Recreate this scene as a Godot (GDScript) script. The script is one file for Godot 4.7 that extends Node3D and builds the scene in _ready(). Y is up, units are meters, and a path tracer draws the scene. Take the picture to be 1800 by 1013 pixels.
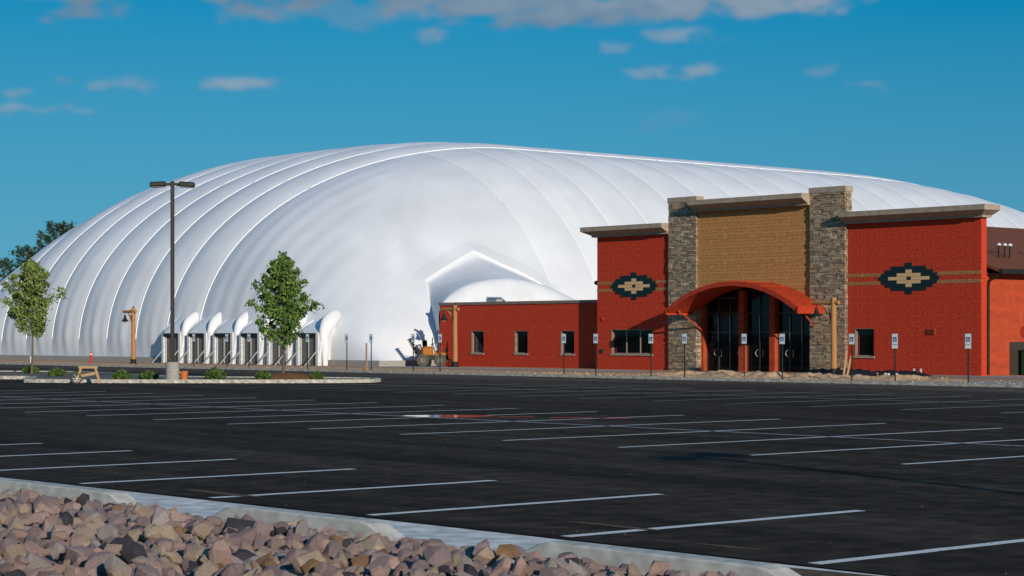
extends Node3D

# Site frame: s runs along the facades towards the near right, t runs into the site away from the lot, h is up.
const OX := -4.7
const OZ := 133.3
const UX := 0.6585
const UZ := -0.7526
var yaw := -atan2(0.7526, 0.6585)
var used := {}
var rng := RandomNumberGenerator.new()
var M := {}
var T := {}

func site(s: float, h: float, t: float) -> Vector3:
	return Vector3(OX + UX * s - UZ * t, h, -(OZ + UZ * s + UX * t))

func numbered(called: String) -> String:
	if not used.has(called):
		used[called] = 0
		return called
	used[called] += 1
	return "%s_%03d" % [called, used[called]]

func tag(o: Node, label: String, category: String, group := "", kind := ""):
	if label: o.set_meta("label", label)
	if category: o.set_meta("category", category)
	if group: o.set_meta("group", group)
	if kind: o.set_meta("kind", kind)
	return o

func thing(called: String, label: String, category: String, at: Vector3, turn := 0.0, group := "") -> Node3D:
	var o := Node3D.new()
	o.name = numbered(called)
	add_child(o, true)
	o.position = at
	o.rotation.y = turn
	tag(o, label, category, group)
	return o

func part(called: String, st: SurfaceTool, m: Material, parent: Node) -> MeshInstance3D:
	var o := MeshInstance3D.new()
	o.name = called if parent != self else numbered(called)
	o.mesh = st.commit()
	o.material_override = m
	parent.add_child(o, true)
	return o

func put(called: String, me: Mesh, m: Material, parent: Node) -> MeshInstance3D:
	var o := MeshInstance3D.new()
	o.name = called if parent != self else numbered(called)
	o.mesh = me
	o.material_override = m
	parent.add_child(o, true)
	return o

func struct(called: String, st: SurfaceTool, m: Material) -> MeshInstance3D:
	var o := part(called, st, m, self)
	o.set_meta("kind", "structure")
	return o

func copy_of(o: Node3D, at: Vector3, turn: float, label: String) -> Node3D:
	var c: Node3D = o.duplicate()
	c.name = numbered(String(o.name).rstrip("0123456789").rstrip("_"))
	add_child(c, true)
	c.position = at
	c.rotation.y = turn
	c.set_meta("label", label)
	return c

# ---------------------------------------------------------------- mesh helpers
func mb() -> SurfaceTool:
	var st := SurfaceTool.new()
	st.begin(Mesh.PRIMITIVE_TRIANGLES)
	return st

func tri(st: SurfaceTool, a: Vector3, b: Vector3, c: Vector3):
	var n := (c - a).cross(b - a)
	if n.length_squared() < 1e-16: return
	st.set_normal(n.normalized())
	st.add_vertex(a)
	st.add_vertex(b)
	st.add_vertex(c)

func quad(st: SurfaceTool, a: Vector3, b: Vector3, c: Vector3, d: Vector3):
	tri(st, a, b, c)
	tri(st, a, c, d)

# box between two corners, in a frame
func bx(st: SurfaceTool, lo: Vector3, hi: Vector3, fr := Transform3D()):
	var p := []
	for k in 8:
		p.append(fr * Vector3(hi.x if k & 1 else lo.x, hi.y if k & 2 else lo.y, hi.z if k & 4 else lo.z))
	quad(st, p[4], p[6], p[7], p[5])
	quad(st, p[1], p[3], p[2], p[0])
	quad(st, p[5], p[7], p[3], p[1])
	quad(st, p[0], p[2], p[6], p[4])
	quad(st, p[6], p[2], p[3], p[7])
	quad(st, p[0], p[4], p[5], p[1])

func cbx(st: SurfaceTool, c: Vector3, size: Vector3, fr := Transform3D()):
	bx(st, c - size / 2.0, c + size / 2.0, fr)

# box with chamfered front edges (for tyres, hoods, heads)
func chamfer_box(st: SurfaceTool, lo: Vector3, hi: Vector3, b: float, fr := Transform3D()):
	var rings := []
	for k in 4:
		var y: float = [lo.y, lo.y + b, hi.y - b, hi.y][k]
		var i: float = b if k == 0 or k == 3 else 0.0
		var x0 := lo.x + i
		var x1 := hi.x - i
		var z0 := lo.z + i
		var z1 := hi.z - i
		var r := []
		for q in [[x0 + b, z1], [x1 - b, z1], [x1, z1 - b], [x1, z0 + b], [x1 - b, z0], [x0 + b, z0], [x0, z0 + b], [x0, z1 - b]]:
			r.append(fr * Vector3(q[0], y, q[1]))
		rings.append(r)
	for k in 3:
		for i in 8:
			var j := (i + 1) % 8
			quad(st, rings[k][i], rings[k + 1][i], rings[k + 1][j], rings[k][j])
	for i in range(1, 7):
		tri(st, rings[3][0], rings[3][i + 1], rings[3][i])
		tri(st, rings[0][0], rings[0][i], rings[0][i + 1])

func basis_along(d: Vector3) -> Basis:
	var y := d.normalized()
	var x := y.cross(Vector3.FORWARD if absf(y.z) < 0.9 else Vector3.RIGHT).normalized()
	return Basis(x, y, x.cross(y))

func tube(st: SurfaceTool, pts: Array, radii, n := 8, caps := true):
	var rings := []
	for i in pts.size():
		var a: Vector3 = pts[maxi(i - 1, 0)]
		var b: Vector3 = pts[mini(i + 1, pts.size() - 1)]
		var bs := basis_along(b - a)
		var r: float = radii if radii is float else radii[i]
		var ring := []
		for k in n:
			var an := TAU * k / n
			ring.append([pts[i] + bs * Vector3(cos(an) * r, 0, sin(an) * r), bs * Vector3(cos(an), 0, sin(an))])
		rings.append(ring)
	for i in pts.size() - 1:
		for k in n:
			var j := (k + 1) % n
			for v in [rings[i][k], rings[i][j], rings[i + 1][j], rings[i][k], rings[i + 1][j], rings[i + 1][k]]:
				st.set_normal(v[1])
				st.add_vertex(v[0])
	if caps:
		for e in [0, pts.size() - 1]:
			for k in range(1, n - 1):
				if e == 0: tri(st, rings[e][0][0], rings[e][k + 1][0], rings[e][k][0])
				else: tri(st, rings[e][0][0], rings[e][k][0], rings[e][k + 1][0])

# profile of [radius, height] turned about y
func lathe(st: SurfaceTool, prof: Array, n := 16, fr := Transform3D()):
	for i in prof.size() - 1:
		for k in n:
			var a := TAU * k / n
			var b := TAU * (k + 1) / n
			var p0: Array = prof[i]
			var p1: Array = prof[i + 1]
			quad(st, fr * Vector3(cos(a) * p0[0], p0[1], sin(a) * p0[0]), fr * Vector3(cos(a) * p1[0], p1[1], sin(a) * p1[0]),
				fr * Vector3(cos(b) * p1[0], p1[1], sin(b) * p1[0]), fr * Vector3(cos(b) * p0[0], p0[1], sin(b) * p0[0]))

# smooth grid of points rows[i][j]
func grid(st: SurfaceTool, rows: Array, flip := false, hole := PackedVector2Array()):
	st.set_smooth_group(0)
	var w: int = rows[0].size()
	for r in rows:
		for p in r:
			st.add_vertex(p)
	for i in rows.size() - 1:
		for j in w - 1:
			var a := i * w + j
			if hole.size():
				var c: Vector3 = (rows[i][j] + rows[i + 1][j + 1]) / 2.0
				if Geometry2D.is_point_in_polygon(Vector2(c.x, c.z), hole): continue
			var q := [a, a + 1, a + w + 1, a, a + w + 1, a + w]
			if flip: q = [a, a + w + 1, a + 1, a, a + w, a + w + 1]
			for v in q: st.add_index(v)
	st.generate_normals()

# ---------------------------------------------------------------- materials
func grain(key: String, freq: float, lo: float, hi: float, kind := FastNoiseLite.TYPE_SIMPLEX_SMOOTH, oct := 4, size := 256, sx := 1.0) -> NoiseTexture2D:
	var n := FastNoiseLite.new()
	n.noise_type = kind
	n.frequency = freq
	n.fractal_octaves = oct
	n.seed = hash(key) % 1000
	var t := NoiseTexture2D.new()
	t.width = int(size * sx)
	t.height = size
	t.seamless = true
	t.noise = n
	var g := Gradient.new()
	g.set_color(0, Color(lo, lo, lo))
	g.set_color(1, Color(hi, hi, hi))
	t.color_ramp = g
	T[key] = t
	return t

func mat(key: String, c: Color, rough := 0.9, tex := "", scale := 1.0, bump := "", bump_cm := 0.0, metal := 0.0) -> StandardMaterial3D:
	var m := StandardMaterial3D.new()
	m.resource_name = key
	m.albedo_color = c.linear_to_srgb()
	m.roughness = rough
	m.metallic = metal
	m.metallic_specular = 0.35
	if tex:
		m.albedo_texture = T[tex]
		m.uv1_triplanar = true
		m.uv1_world_triplanar = true
		m.uv1_scale = Vector3.ONE * scale
	if bump:
		m.heightmap_enabled = true
		m.heightmap_texture = T[bump]
		m.heightmap_scale = bump_cm
	M[key] = m
	return m

func make_materials():
	grain("fine", 0.06, 0.72, 1.0)
	grain("coarse", 0.02, 0.78, 1.0)
	grain("strong", 0.035, 0.55, 1.0)
	grain("cells", 0.055, 0.0, 1.0, FastNoiseLite.TYPE_CELLULAR, 2)
	grain("lumps", 0.05, 0.0, 1.0, FastNoiseLite.TYPE_SIMPLEX_SMOOTH, 3)
	grain("wall_tone", 0.012, 0.70, 1.0, FastNoiseLite.TYPE_SIMPLEX_SMOOTH, 6, 512)
	grain("soft", 0.012, 0.90, 1.0, FastNoiseLite.TYPE_SIMPLEX_SMOOTH, 3)
	mat("membrane", Color(0.70, 0.715, 0.745), 0.55, "soft", 0.06, "lumps", 0.9)
	mat("membrane_hood", Color(0.70, 0.715, 0.74), 0.55, "soft", 0.2)
	mat("concrete", Color(0.40, 0.38, 0.34), 0.9, "fine", 0.6)
	mat("kerb", Color(0.62, 0.58, 0.50), 0.9, "strong", 0.5)
	mat("kerb_near", Color(0.60, 0.585, 0.53), 0.9, "wall_tone", 0.7)
	mat("pan", Color(0.84, 0.82, 0.77), 0.9, "wall_tone", 0.35)
	mat("red_wall", Color(0.62, 0.056, 0.022), 0.95, "wall_tone", 1.0, "cells", 2.6)
	mat("red_smooth", Color(0.46, 0.066, 0.024), 0.9, "coarse", 0.4)
	mat("orange_metal", Color(0.47, 0.047, 0.015), 0.55, "coarse", 0.5)
	mat("siding", Color(0.54, 0.255, 0.085), 0.85, "coarse", 0.7)
	mat("trim", Color(0.40, 0.325, 0.25), 0.8, "coarse", 0.5)
	mat("trim_grey", Color(0.22, 0.175, 0.145), 0.8, "coarse", 0.5)
	mat("dark_metal", Color(0.020, 0.018, 0.017), 0.5, "coarse", 1.0)
	mat("black", Color(0.010, 0.010, 0.011), 0.6)
	mat("frame", Color(0.055, 0.045, 0.040), 0.4, "", 1.0, "", 0.0, 0.3)
	mat("steel", Color(0.55, 0.56, 0.57), 0.35, "", 1.0, "", 0.0, 0.7)
	mat("white_paint", Color(0.72, 0.73, 0.73), 0.6, "coarse", 1.0)
	mat("grey_door", Color(0.19, 0.175, 0.155), 0.6, "coarse", 0.8)
	mat("galv", Color(0.45, 0.46, 0.45), 0.5, "fine", 2.0)
	mat("wood", Color(0.50, 0.235, 0.085), 0.8, "fine", 2.5, "lumps", 0.3)
	mat("raw_wood", Color(0.48, 0.30, 0.15), 0.85, "fine", 3.0)
	mat("tile_green", Color(0.008, 0.030, 0.032), 0.5, "fine", 2.0)
	mat("tile_tan", Color(0.80, 0.53, 0.27), 0.7, "fine", 2.0)
	mat("band_tan", Color(0.56, 0.25, 0.10), 0.9, "strong", 0.9, "cells", 3.0)
	mat("roof_brown", Color(0.20, 0.066, 0.032), 0.9, "fine", 1.5, "lumps", 1.0)
	mat("earth", Color(0.68, 0.44, 0.245), 1.0, "fine", 0.35, "lumps", 1.5)
	mat("earth_red", Color(0.56, 0.32, 0.18), 1.0, "fine", 0.3, "lumps", 1.5)
	mat("gravel_bed", Color(0.24, 0.225, 0.20), 1.0, "strong", 1.6, "lumps", 4.0)
	mat("bank_soil", Color(0.09, 0.065, 0.052), 1.0, "strong", 1.0, "lumps", 3.0)
	mat("dry_grass", Color(0.20, 0.17, 0.07), 1.0, "strong", 0.05)
	mat("stall_paint", Color(0.84, 0.83, 0.79), 0.8, "fine", 1.3)
	mat("stall_paint_worn", Color(0.48, 0.48, 0.47), 0.85, "strong", 0.9)
	mat("mud", Color(0.17, 0.10, 0.045), 0.9, "strong", 0.7)
	mat("signal_orange", Color(0.60, 0.17, 0.03), 0.5, "coarse", 2.0)
	mat("machine_orange", Color(0.60, 0.21, 0.025), 0.5, "strong", 1.4)
	mat("rubber", Color(0.030, 0.028, 0.027), 0.9, "fine", 3.0)
	mat("dusty_rubber", Color(0.11, 0.105, 0.095), 0.95, "fine", 3.0)
	mat("machine_rim", Color(0.24, 0.21, 0.17), 0.8, "strong", 2.0)
	mat("machine_grey", Color(0.055, 0.060, 0.045), 0.7, "strong", 2.0)
	mat("red_paint", Color(0.42, 0.030, 0.020), 0.5)
	mat("reflection_red", Color(0.20, 0.020, 0.016), 0.6, "strong", 2.0)  # colour of the red building's reflection, painted on thin strips
	mat("green_paint", Color(0.020, 0.060, 0.022), 0.6, "coarse", 1.0)
	mat("tarp", Color(0.020, 0.027, 0.038), 0.55, "strong", 1.0, "lumps", 3.0)
	mat("sign_white", Color(0.74, 0.78, 0.78), 0.5)
	mat("sign_blue", Color(0.012, 0.085, 0.27), 0.5)
	mat("sign_green", Color(0.03, 0.22, 0.12), 0.5)
	mat("post_green", Color(0.018, 0.026, 0.018), 0.7)
	mat("bark", Color(0.17, 0.12, 0.075), 0.95, "fine", 4.0)
	mat("mulch", Color(0.36, 0.155, 0.055), 1.0, "strong", 2.5, "lumps", 4.0)
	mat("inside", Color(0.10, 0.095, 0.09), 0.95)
	var st := mat("stones", Color(1.0, 0.93, 0.78), 0.95, "strong", 2.2)
	st.vertex_color_use_as_albedo = true
	for key in ["leaf", "pine_needle", "shrub_leaf"]:
		var lf := mat(key, Color(1, 1, 1), 0.55)
		lf.vertex_color_use_as_albedo = true
		lf.backlight_enabled = true
		lf.backlight = Color(0.62, 0.66, 0.30)
	M["pine_needle"].backlight = Color(0.18, 0.22, 0.12)
	var gl := mat("glass", Color(0.006, 0.007, 0.008), 0.03)
	gl.albedo_color.a = 0.6
	gl.metallic_specular = 0.3
	gl.transparency = BaseMaterial3D.TRANSPARENCY_ALPHA
	var wa := mat("water", Color(0.02, 0.02, 0.02), 0.05)
	wa.metallic_specular = 0.5
	# asphalt: fine grain plus a broad, streaky second layer laid out over the whole lot
	grain("asphalt_grain", 0.012, 0.64, 1.0, FastNoiseLite.TYPE_SIMPLEX, 8, 1024)
	grain("asphalt_streak", 0.010, 0.60, 1.0, FastNoiseLite.TYPE_SIMPLEX_SMOOTH, 5, 1024)
	var a := mat("asphalt", Color(0.102, 0.078, 0.061), 0.95, "asphalt_grain", 0.12, "asphalt_grain", 1.2)
	a.metallic_specular = 0.12
	a.detail_enabled = true
	a.detail_blend_mode = BaseMaterial3D.BLEND_MODE_MUL
	a.detail_uv_layer = BaseMaterial3D.DETAIL_UV_2
	a.detail_albedo = T["asphalt_streak"]
	a.uv2_scale = Vector3(0.006, 0.05, 1)
	for q in [["asphalt_dusty", Color(0.225, 0.175, 0.140)], ["asphalt_dull", Color(0.150, 0.120, 0.102)]]:
		var d: StandardMaterial3D = a.duplicate()
		d.resource_name = q[0]
		d.albedo_color = q[1].linear_to_srgb()
		M[q[0]] = d

# ---------------------------------------------------------------- sky
var sky_noise := FastNoiseLite.new()
var sky_noise2 := FastNoiseLite.new()

func cloud_at(az: float, el: float) -> Vector2:   # degrees -> (cover, lightness)
	var wx := sky_noise.get_noise_2d(az * 30.0, el * 75.0)
	var wy := sky_noise2.get_noise_2d(az * 30.0, el * 75.0)
	var cover := 0.0
	var lit := 0.0
	for b in CLOUDS:
		var dx: float = (az - b[0] + wx * 0.55) / b[2]
		var dy: float = (el - b[1] + wy * 0.22) / b[3]
		if absf(dx) > 1.3 or absf(dy) > 1.3: continue
		var d := 1.0 - sqrt(dx * dx + dy * dy)
		var c: float = b[4] * smoothstep(-0.08, 0.72, d + wx * 0.46 + wy * 0.40)
		if c > 0.0:
			lit += c * clampf(b[5] + dy * 0.22 + wy * 0.25, 0.0, 1.0)
			cover += c
	var l := lit / maxf(cover, 0.001)
	# more broken cloud over the rest of the sky
	var away := maxf(smoothstep(15.0, 24.0, absf(az)), smoothstep(10.5, 16.0, el)) * smoothstep(1.5, 5.0, el)
	if away > 0.0:
		var k := 0.35 + el * 0.012
		var n := sky_noise2.get_noise_2d(az * 2.2 * cos(deg_to_rad(el)) / k + 300.0, el * 6.0 / k) * 0.8 + wx * 0.28
		var c2 := smoothstep(0.14, 0.42, n) * 0.75 * away
		l = lerpf(l, 0.55 + wy * 0.4, c2 / maxf(cover + c2, 0.001))
		cover += c2
	return Vector2(clampf(cover, 0.0, 0.92), l)

func sky_color(az: float, el: float) -> Color:
	var e := maxf((el - 4.5) / 4.7, -0.9)
	var c := Color(0.068, 0.335, 0.520).lerp(Color(0.010, 0.262, 0.500), minf(e, 1.15))
	if el > 9.9: c = c.lerp(Color(0.012, 0.10, 0.30), pow(clampf((el - 9.9) / 80.0, 0.0, 1.0), 0.6))
	# a little deeper round to the right
	var deep := smoothstep(-4.0, 18.0, az) * (1.0 - smoothstep(60.0, 150.0, az))
	c = Color(maxf(c.r - 0.008 * deep, 0.001), c.g * (1.0 - 0.12 * deep), c.b * (1.0 - 0.10 * deep))
	if el > -0.5:
		var k := cloud_at(az, el)
		c = c.lerp(Color(0.130, 0.225, 0.330).lerp(Color(0.36, 0.41, 0.47), clampf(k.y * 0.9, 0.0, 1.0)), k.x)
	return c

# broken cloud low over the dome: bearing, height, half width, half height (degrees), cover, lightness
const CLOUDS := [
	[-11.8, 9.25, 1.35, 0.72, 0.9, 0.2], [-6.6, 9.45, 3.4, 0.62, 0.85, 0.12], [-4.2, 9.60, 3.9, 0.62, 0.9, 0.25], [0.0, 9.15, 3.4, 0.66, 0.95, 0.3],
	[1.5, 8.75, 2.0, 0.26, 0.7, 0.2], [5.4, 9.25, 4.2, 0.52, 0.95, 0.5], [7.9, 9.05, 2.0, 0.34, 0.8, 0.7], [3.0, 9.0, 3.0, 0.5, 0.8, 0.3], [-2.2, 8.36, 0.5, 0.2, 0.55, 0.6],
	[4.5, 8.34, 1.4, 0.23, 0.6, 0.7], [3.0, 7.98, 0.6, 0.13, 0.35, 0.7], [4.0, 7.33, 0.7, 0.13, 0.45, 0.7], [5.25, 7.33, 0.75, 0.19, 0.65, 0.8],
	[8.7, 7.28, 0.5, 0.12, 0.3, 0.6], [9.8, 6.83, 0.75, 0.14, 0.5, 0.55], [-10.8, 6.9, 1.15, 0.17, 0.4, 0.6], [-7.4, 6.94, 1.4, 0.2, 0.65, 0.75],
	[-13.6, 6.55, 0.5, 0.12, 0.55, 0.7], [-13.7, 6.2, 0.7, 0.15, 0.5, 0.65], [-12.2, 6.12, 0.8, 0.13, 0.5, 0.65], [-12.4, 6.85, 0.45, 0.12, 0.3, 0.5],
	[4.3, 6.0, 1.2, 0.4, 0.1, 0.5], [-5.0, 8.9, 4.0, 0.35, 0.35, 0.4]]

func make_sky() -> Sky:
	sky_noise.seed = 5
	sky_noise.frequency = 0.02
	sky_noise.fractal_octaves = 4
	sky_noise2.seed = 11
	sky_noise2.frequency = 0.02
	sky_noise2.fractal_octaves = 4
	var w := 512
	var im := Image.create(w, w / 2, false, Image.FORMAT_RGBF)
	for y in w / 2:
		var el := 90.0 - (y + 0.5) / (w / 2.0) * 180.0
		for x in w:
			if el < -2.0:
				im.set_pixel(x, y, Color(0.10, 0.11, 0.11))
			else:
				im.set_pixel(x, y, sky_color(wrapf((x + 0.5) / w * 360.0, -180.0, 180.0), el))
	im.resize(4096, 2048, Image.INTERPOLATE_CUBIC)
	# fine rows from the horizon to 13 degrees, all the way round
	var y0 := int((90.0 - 13.0) / 180.0 * 2048)
	for y in range(y0, 1026):
		var el := 90.0 - (y + 0.5) / 2048.0 * 180.0
		for x in 4096:
			var az := wrapf((x + 0.5) / 4096.0 * 360.0, -180.0, 180.0)
			if absf(az) > 30.0 and (x % 2 == 1 or y % 2 == 1): continue
			var c := sky_color(az, el)
			im.set_pixel(x, y, c)
			if absf(az) > 30.0:
				im.set_pixel(x + 1, y, c)
				im.set_pixel(x, y + 1, c)
				im.set_pixel(x + 1, y + 1, c)
	im.convert(Image.FORMAT_RGBAF)
	var p := PanoramaSkyMaterial.new()
	p.panorama = ImageTexture.create_from_image(im)
	var sky := Sky.new()
	sky.sky_material = p
	return sky

# ---------------------------------------------------------------- dome
const D_S1 := -0.306
const D_LS := 67.065
const D_T0 := -4.628
const D_LT := 117.78
const D_SC := -20.488
const D_TC := 15.068

func side(d: float, w: float, p: float, q: float) -> float:
	return pow(maxf(1.0 - pow(1.0 - clampf(d / w, 0.0, 1.0), p), 0.0), q)

func dome_h(s: float, t: float) -> float:
	return 0.4 + 17.569 * side(D_S1 - s, 38.237, 3.742, 0.865) * side(s - D_S1 + D_LS, 25.761, 2.336, 0.833) * side(t - D_T0, 28.818, 1.947, 0.449) * side(D_T0 + D_LT - t, 51.127, 2.785, 0.785)

func rib_s(t: float) -> float:
	return D_SC - 1.379 * pow(clampf(1.0 - (t - D_T0) / 25.0, 0.0, 1.0), 2)

func rib_t(s: float) -> float:
	return D_TC - 2.803 * pow(clampf(1.0 - (D_S1 - s) / 25.0, 0.0, 1.0), 2)

func dome_point(s: float, t: float, bulge: float) -> Vector3:
	var h := dome_h(s, t)
	var e := 0.05
	var hs := (dome_h(s + e, t) - dome_h(s - e, t)) / (2.0 * e)
	var ht := (dome_h(s, t + e) - dome_h(s, t - e)) / (2.0 * e)
	var n := Vector3(-hs, 1.0, ht).normalized()
	return Vector3(s, h, -t) + n * bulge * smoothstep(0.3, 2.2, h)

# opening in the membrane behind the passage, in plan
var HOLE := PackedVector2Array([Vector2(1.0, 1.2), Vector2(-0.6, 0.9), Vector2(-1.6, -0.2), Vector2(-2.9, -1.0), Vector2(-5.05, -2.15), Vector2(-5.65, -4.9), Vector2(-6.25, -7.7), Vector2(-5.1, -9.45), Vector2(-4.2, -11.1), Vector2(-3.2, -13.0), Vector2(1.0, -13.0)])

# the skin of the dome, bulges included
func dome_skin(s: float, t: float, lift: float) -> Vector3:
	var ds := s - rib_s(t)
	var dt := rib_t(s) - t
	var b := 0.0
	if dt >= 0.0: b = 0.45 * (1.0 - exp(-maxf(ds, 0.0) / 2.5)) * (1.0 - exp(-maxf(dt, 0.0) / 2.5))
	else:
		var f := fposmod(-dt / ((D_T0 + D_LT - D_TC) / 23.0), 1.0)
		b = 0.20 * (1.0 - pow(absf(2.0 * f - 1.0), 2.3)) * clampf((s - D_SC) / 3.5, 0.0, 1.0)
	return dome_point(s, t, b + lift)

func make_dome():
	var dome := thing("air_dome", "huge white ribbed air-supported fabric dome behind the red building", "dome", site(0, 0, 0), yaw)
	# strips over the end facing left, each between two cables
	var n := 11
	var wid := (D_SC - (D_S1 - D_LS)) / n
	for k in n:
		var rows := []
		for i in 15:
			var f := i / 14.0
			var row := []
			for j in 111:
				var t := D_T0 + D_LT * pow(j / 110.0, 1.9)
				var s := maxf(rib_s(t) - wid * (k + f), D_S1 - D_LS)
				if k == n - 1 and i == 14: s = D_S1 - D_LS
				var b := 0.19 * (1.0 - pow(absf(2.0 * f - 1.0), 2.3))
				var hh := dome_h(s, t)
				b += 0.09 * sin(f * TAU * 3.0) * exp(-hh / 2.6) * sin(PI * f) + 0.025 * sin(f * TAU * 2.0 + 0.7 * k) * sin(PI * f) * exp(-hh / 9.0)
				row.append(dome_point(s, t, b))
			rows.append(row)
		var st := mb()
		grid(st, rows, false)
		part("membrane_panel", st, M.membrane, dome)
	# strips down the long side facing right
	n = 23
	wid = (D_T0 + D_LT - D_TC) / n
	for k in n:
		var rows := []
		for i in 13:
			var f := i / 12.0
			var row := []
			for j in 57:
				var x := pow(j / 56.0, 1.8)
				var s := D_S1 - (D_S1 - D_SC) * x
				var t := rib_t(s) + wid * (k + f)
				if k >= n - 1: t = lerpf(rib_t(s) + wid * k, D_T0 + D_LT, f)
				s = D_S1 - (D_S1 - rib_s(t)) * x
				var b := 0.17 * (1.0 - pow(absf(2.0 * f - 1.0), 2.3)) * clampf((s - D_SC) / 3.5, 0.0, 1.0)
				if k == 1: b += 0.10 * exp(-pow((f - 0.30) / 0.07, 2)) * clampf((s - D_SC) / 2.0, 0.0, 1.0)
				row.append(dome_point(s, t, b))
			rows.append(row)
		var st := mb()
		grid(st, rows, true, HOLE if k == 0 else PackedVector2Array())
		part("membrane_panel", st, M.membrane, dome)
	# pale straps along the creases, added to draw their highlight lines
	mat("highlight_strap", Color(0.76, 0.77, 0.78), 0.5)
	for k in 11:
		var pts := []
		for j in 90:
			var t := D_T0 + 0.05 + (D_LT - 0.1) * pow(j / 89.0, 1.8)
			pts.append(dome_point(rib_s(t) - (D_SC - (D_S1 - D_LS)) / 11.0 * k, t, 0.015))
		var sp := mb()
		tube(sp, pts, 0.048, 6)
		part("highlight_strap", sp, M.highlight_strap, dome)
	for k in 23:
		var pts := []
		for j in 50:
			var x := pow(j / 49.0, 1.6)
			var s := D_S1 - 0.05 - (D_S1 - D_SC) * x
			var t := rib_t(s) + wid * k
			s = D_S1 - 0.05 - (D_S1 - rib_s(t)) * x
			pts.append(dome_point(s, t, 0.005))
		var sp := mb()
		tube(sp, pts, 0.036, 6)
		part("highlight_strap", sp, M.highlight_strap, dome)
	# corner panels, left and right of the mitre seam
	for half in 2:
		var rows := []
		for i in 46:
			var row := []
			for j in 46:
				var a := i / 45.0      # along the free edge, from the mitre to the cable
				var b := j / 45.0      # from the free edge inwards
				var f := 1.0 - b       # 1 at the edge
				var x: float
				var y: float
				# unit square: (0,0) is where the cables cross, (1,1) the corner on the ground
				f = pow(f, 0.62)
				if half == 0:
					y = f
					x = f * (1.0 - a)
				else:
					x = f
					y = f * (1.0 - a)
				var s := D_S1 - (D_S1 - D_SC) * (1.0 - x)
				var t := D_T0 + (D_TC - D_T0) * (1.0 - y)
				for it in 3:
					var ss := D_S1 - (D_S1 - rib_s(t)) * (1.0 - x)
					var tt := D_T0 + (rib_t(s) - D_T0) * (1.0 - y)
					s = ss
					t = tt
				var ds := (s - rib_s(t))
				var dt := (rib_t(s) - t)
				var bulge := 0.45 * (1.0 - exp(-maxf(ds, 0.0) / 2.5)) * (1.0 - exp(-maxf(dt, 0.0) / 2.5))
				var hh := dome_h(s, t)
				if half == 0: bulge += 0.05 * sin(s * TAU / 1.9) * smoothstep(0.0, 0.5, a) * clampf(ds / 2.0, 0.0, 1.0) * exp(-hh / 11.0)
				# wrinkles that run out from the mitre
				bulge += 0.035 * sin(hh * 5.5) * exp(-a * 14.0) * smoothstep(1.0, 3.0, hh) * smoothstep(14.0, 8.0, hh) * smoothstep(0.0, 0.02, a)
				bulge -= 0.0 * exp(-a * 26.0) * clampf(ds / 4.0, 0.0, 1.0)
				row.append(dome_point(s, t, bulge))
			rows.append(row)
		var st := mb()
		grid(st, rows, half == 0, HOLE)
		part("membrane_panel", st, M.membrane, dome)
	# grade beam
	var fb := mb()
	bx(fb, Vector3(D_S1 - D_LS - 0.2, -0.1, -D_T0), Vector3(D_S1 + 0.25, 0.46, -D_T0 + 0.30))
	part("foundation", fb, M.concrete, dome)
	fb = mb()
	bx(fb, Vector3(D_S1, -0.1, -(D_T0 + D_LT)), Vector3(D_S1 + 0.247, 0.458, -D_T0 - 0.003))
	part("foundation", fb, M.concrete, dome)
	make_tunnel(dome)
	for s in [-23.6, -20.2, -16.85, -13.55, -10.2, -6.8]: make_dome_door(dome, s)

func resample(pts: Array, n: int) -> Array:
	var c := Curve3D.new()
	for i in pts.size():
		var a: Vector3 = pts[maxi(i - 1, 0)]
		var b: Vector3 = pts[mini(i + 1, pts.size() - 1)]
		var d := (b - a) / 6.0
		c.add_point(pts[i], -d, d)
	var out := []
	for i in n: out.append(c.sample_baked(c.get_baked_length() * i / (n - 1.0), true))
	return out

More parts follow.
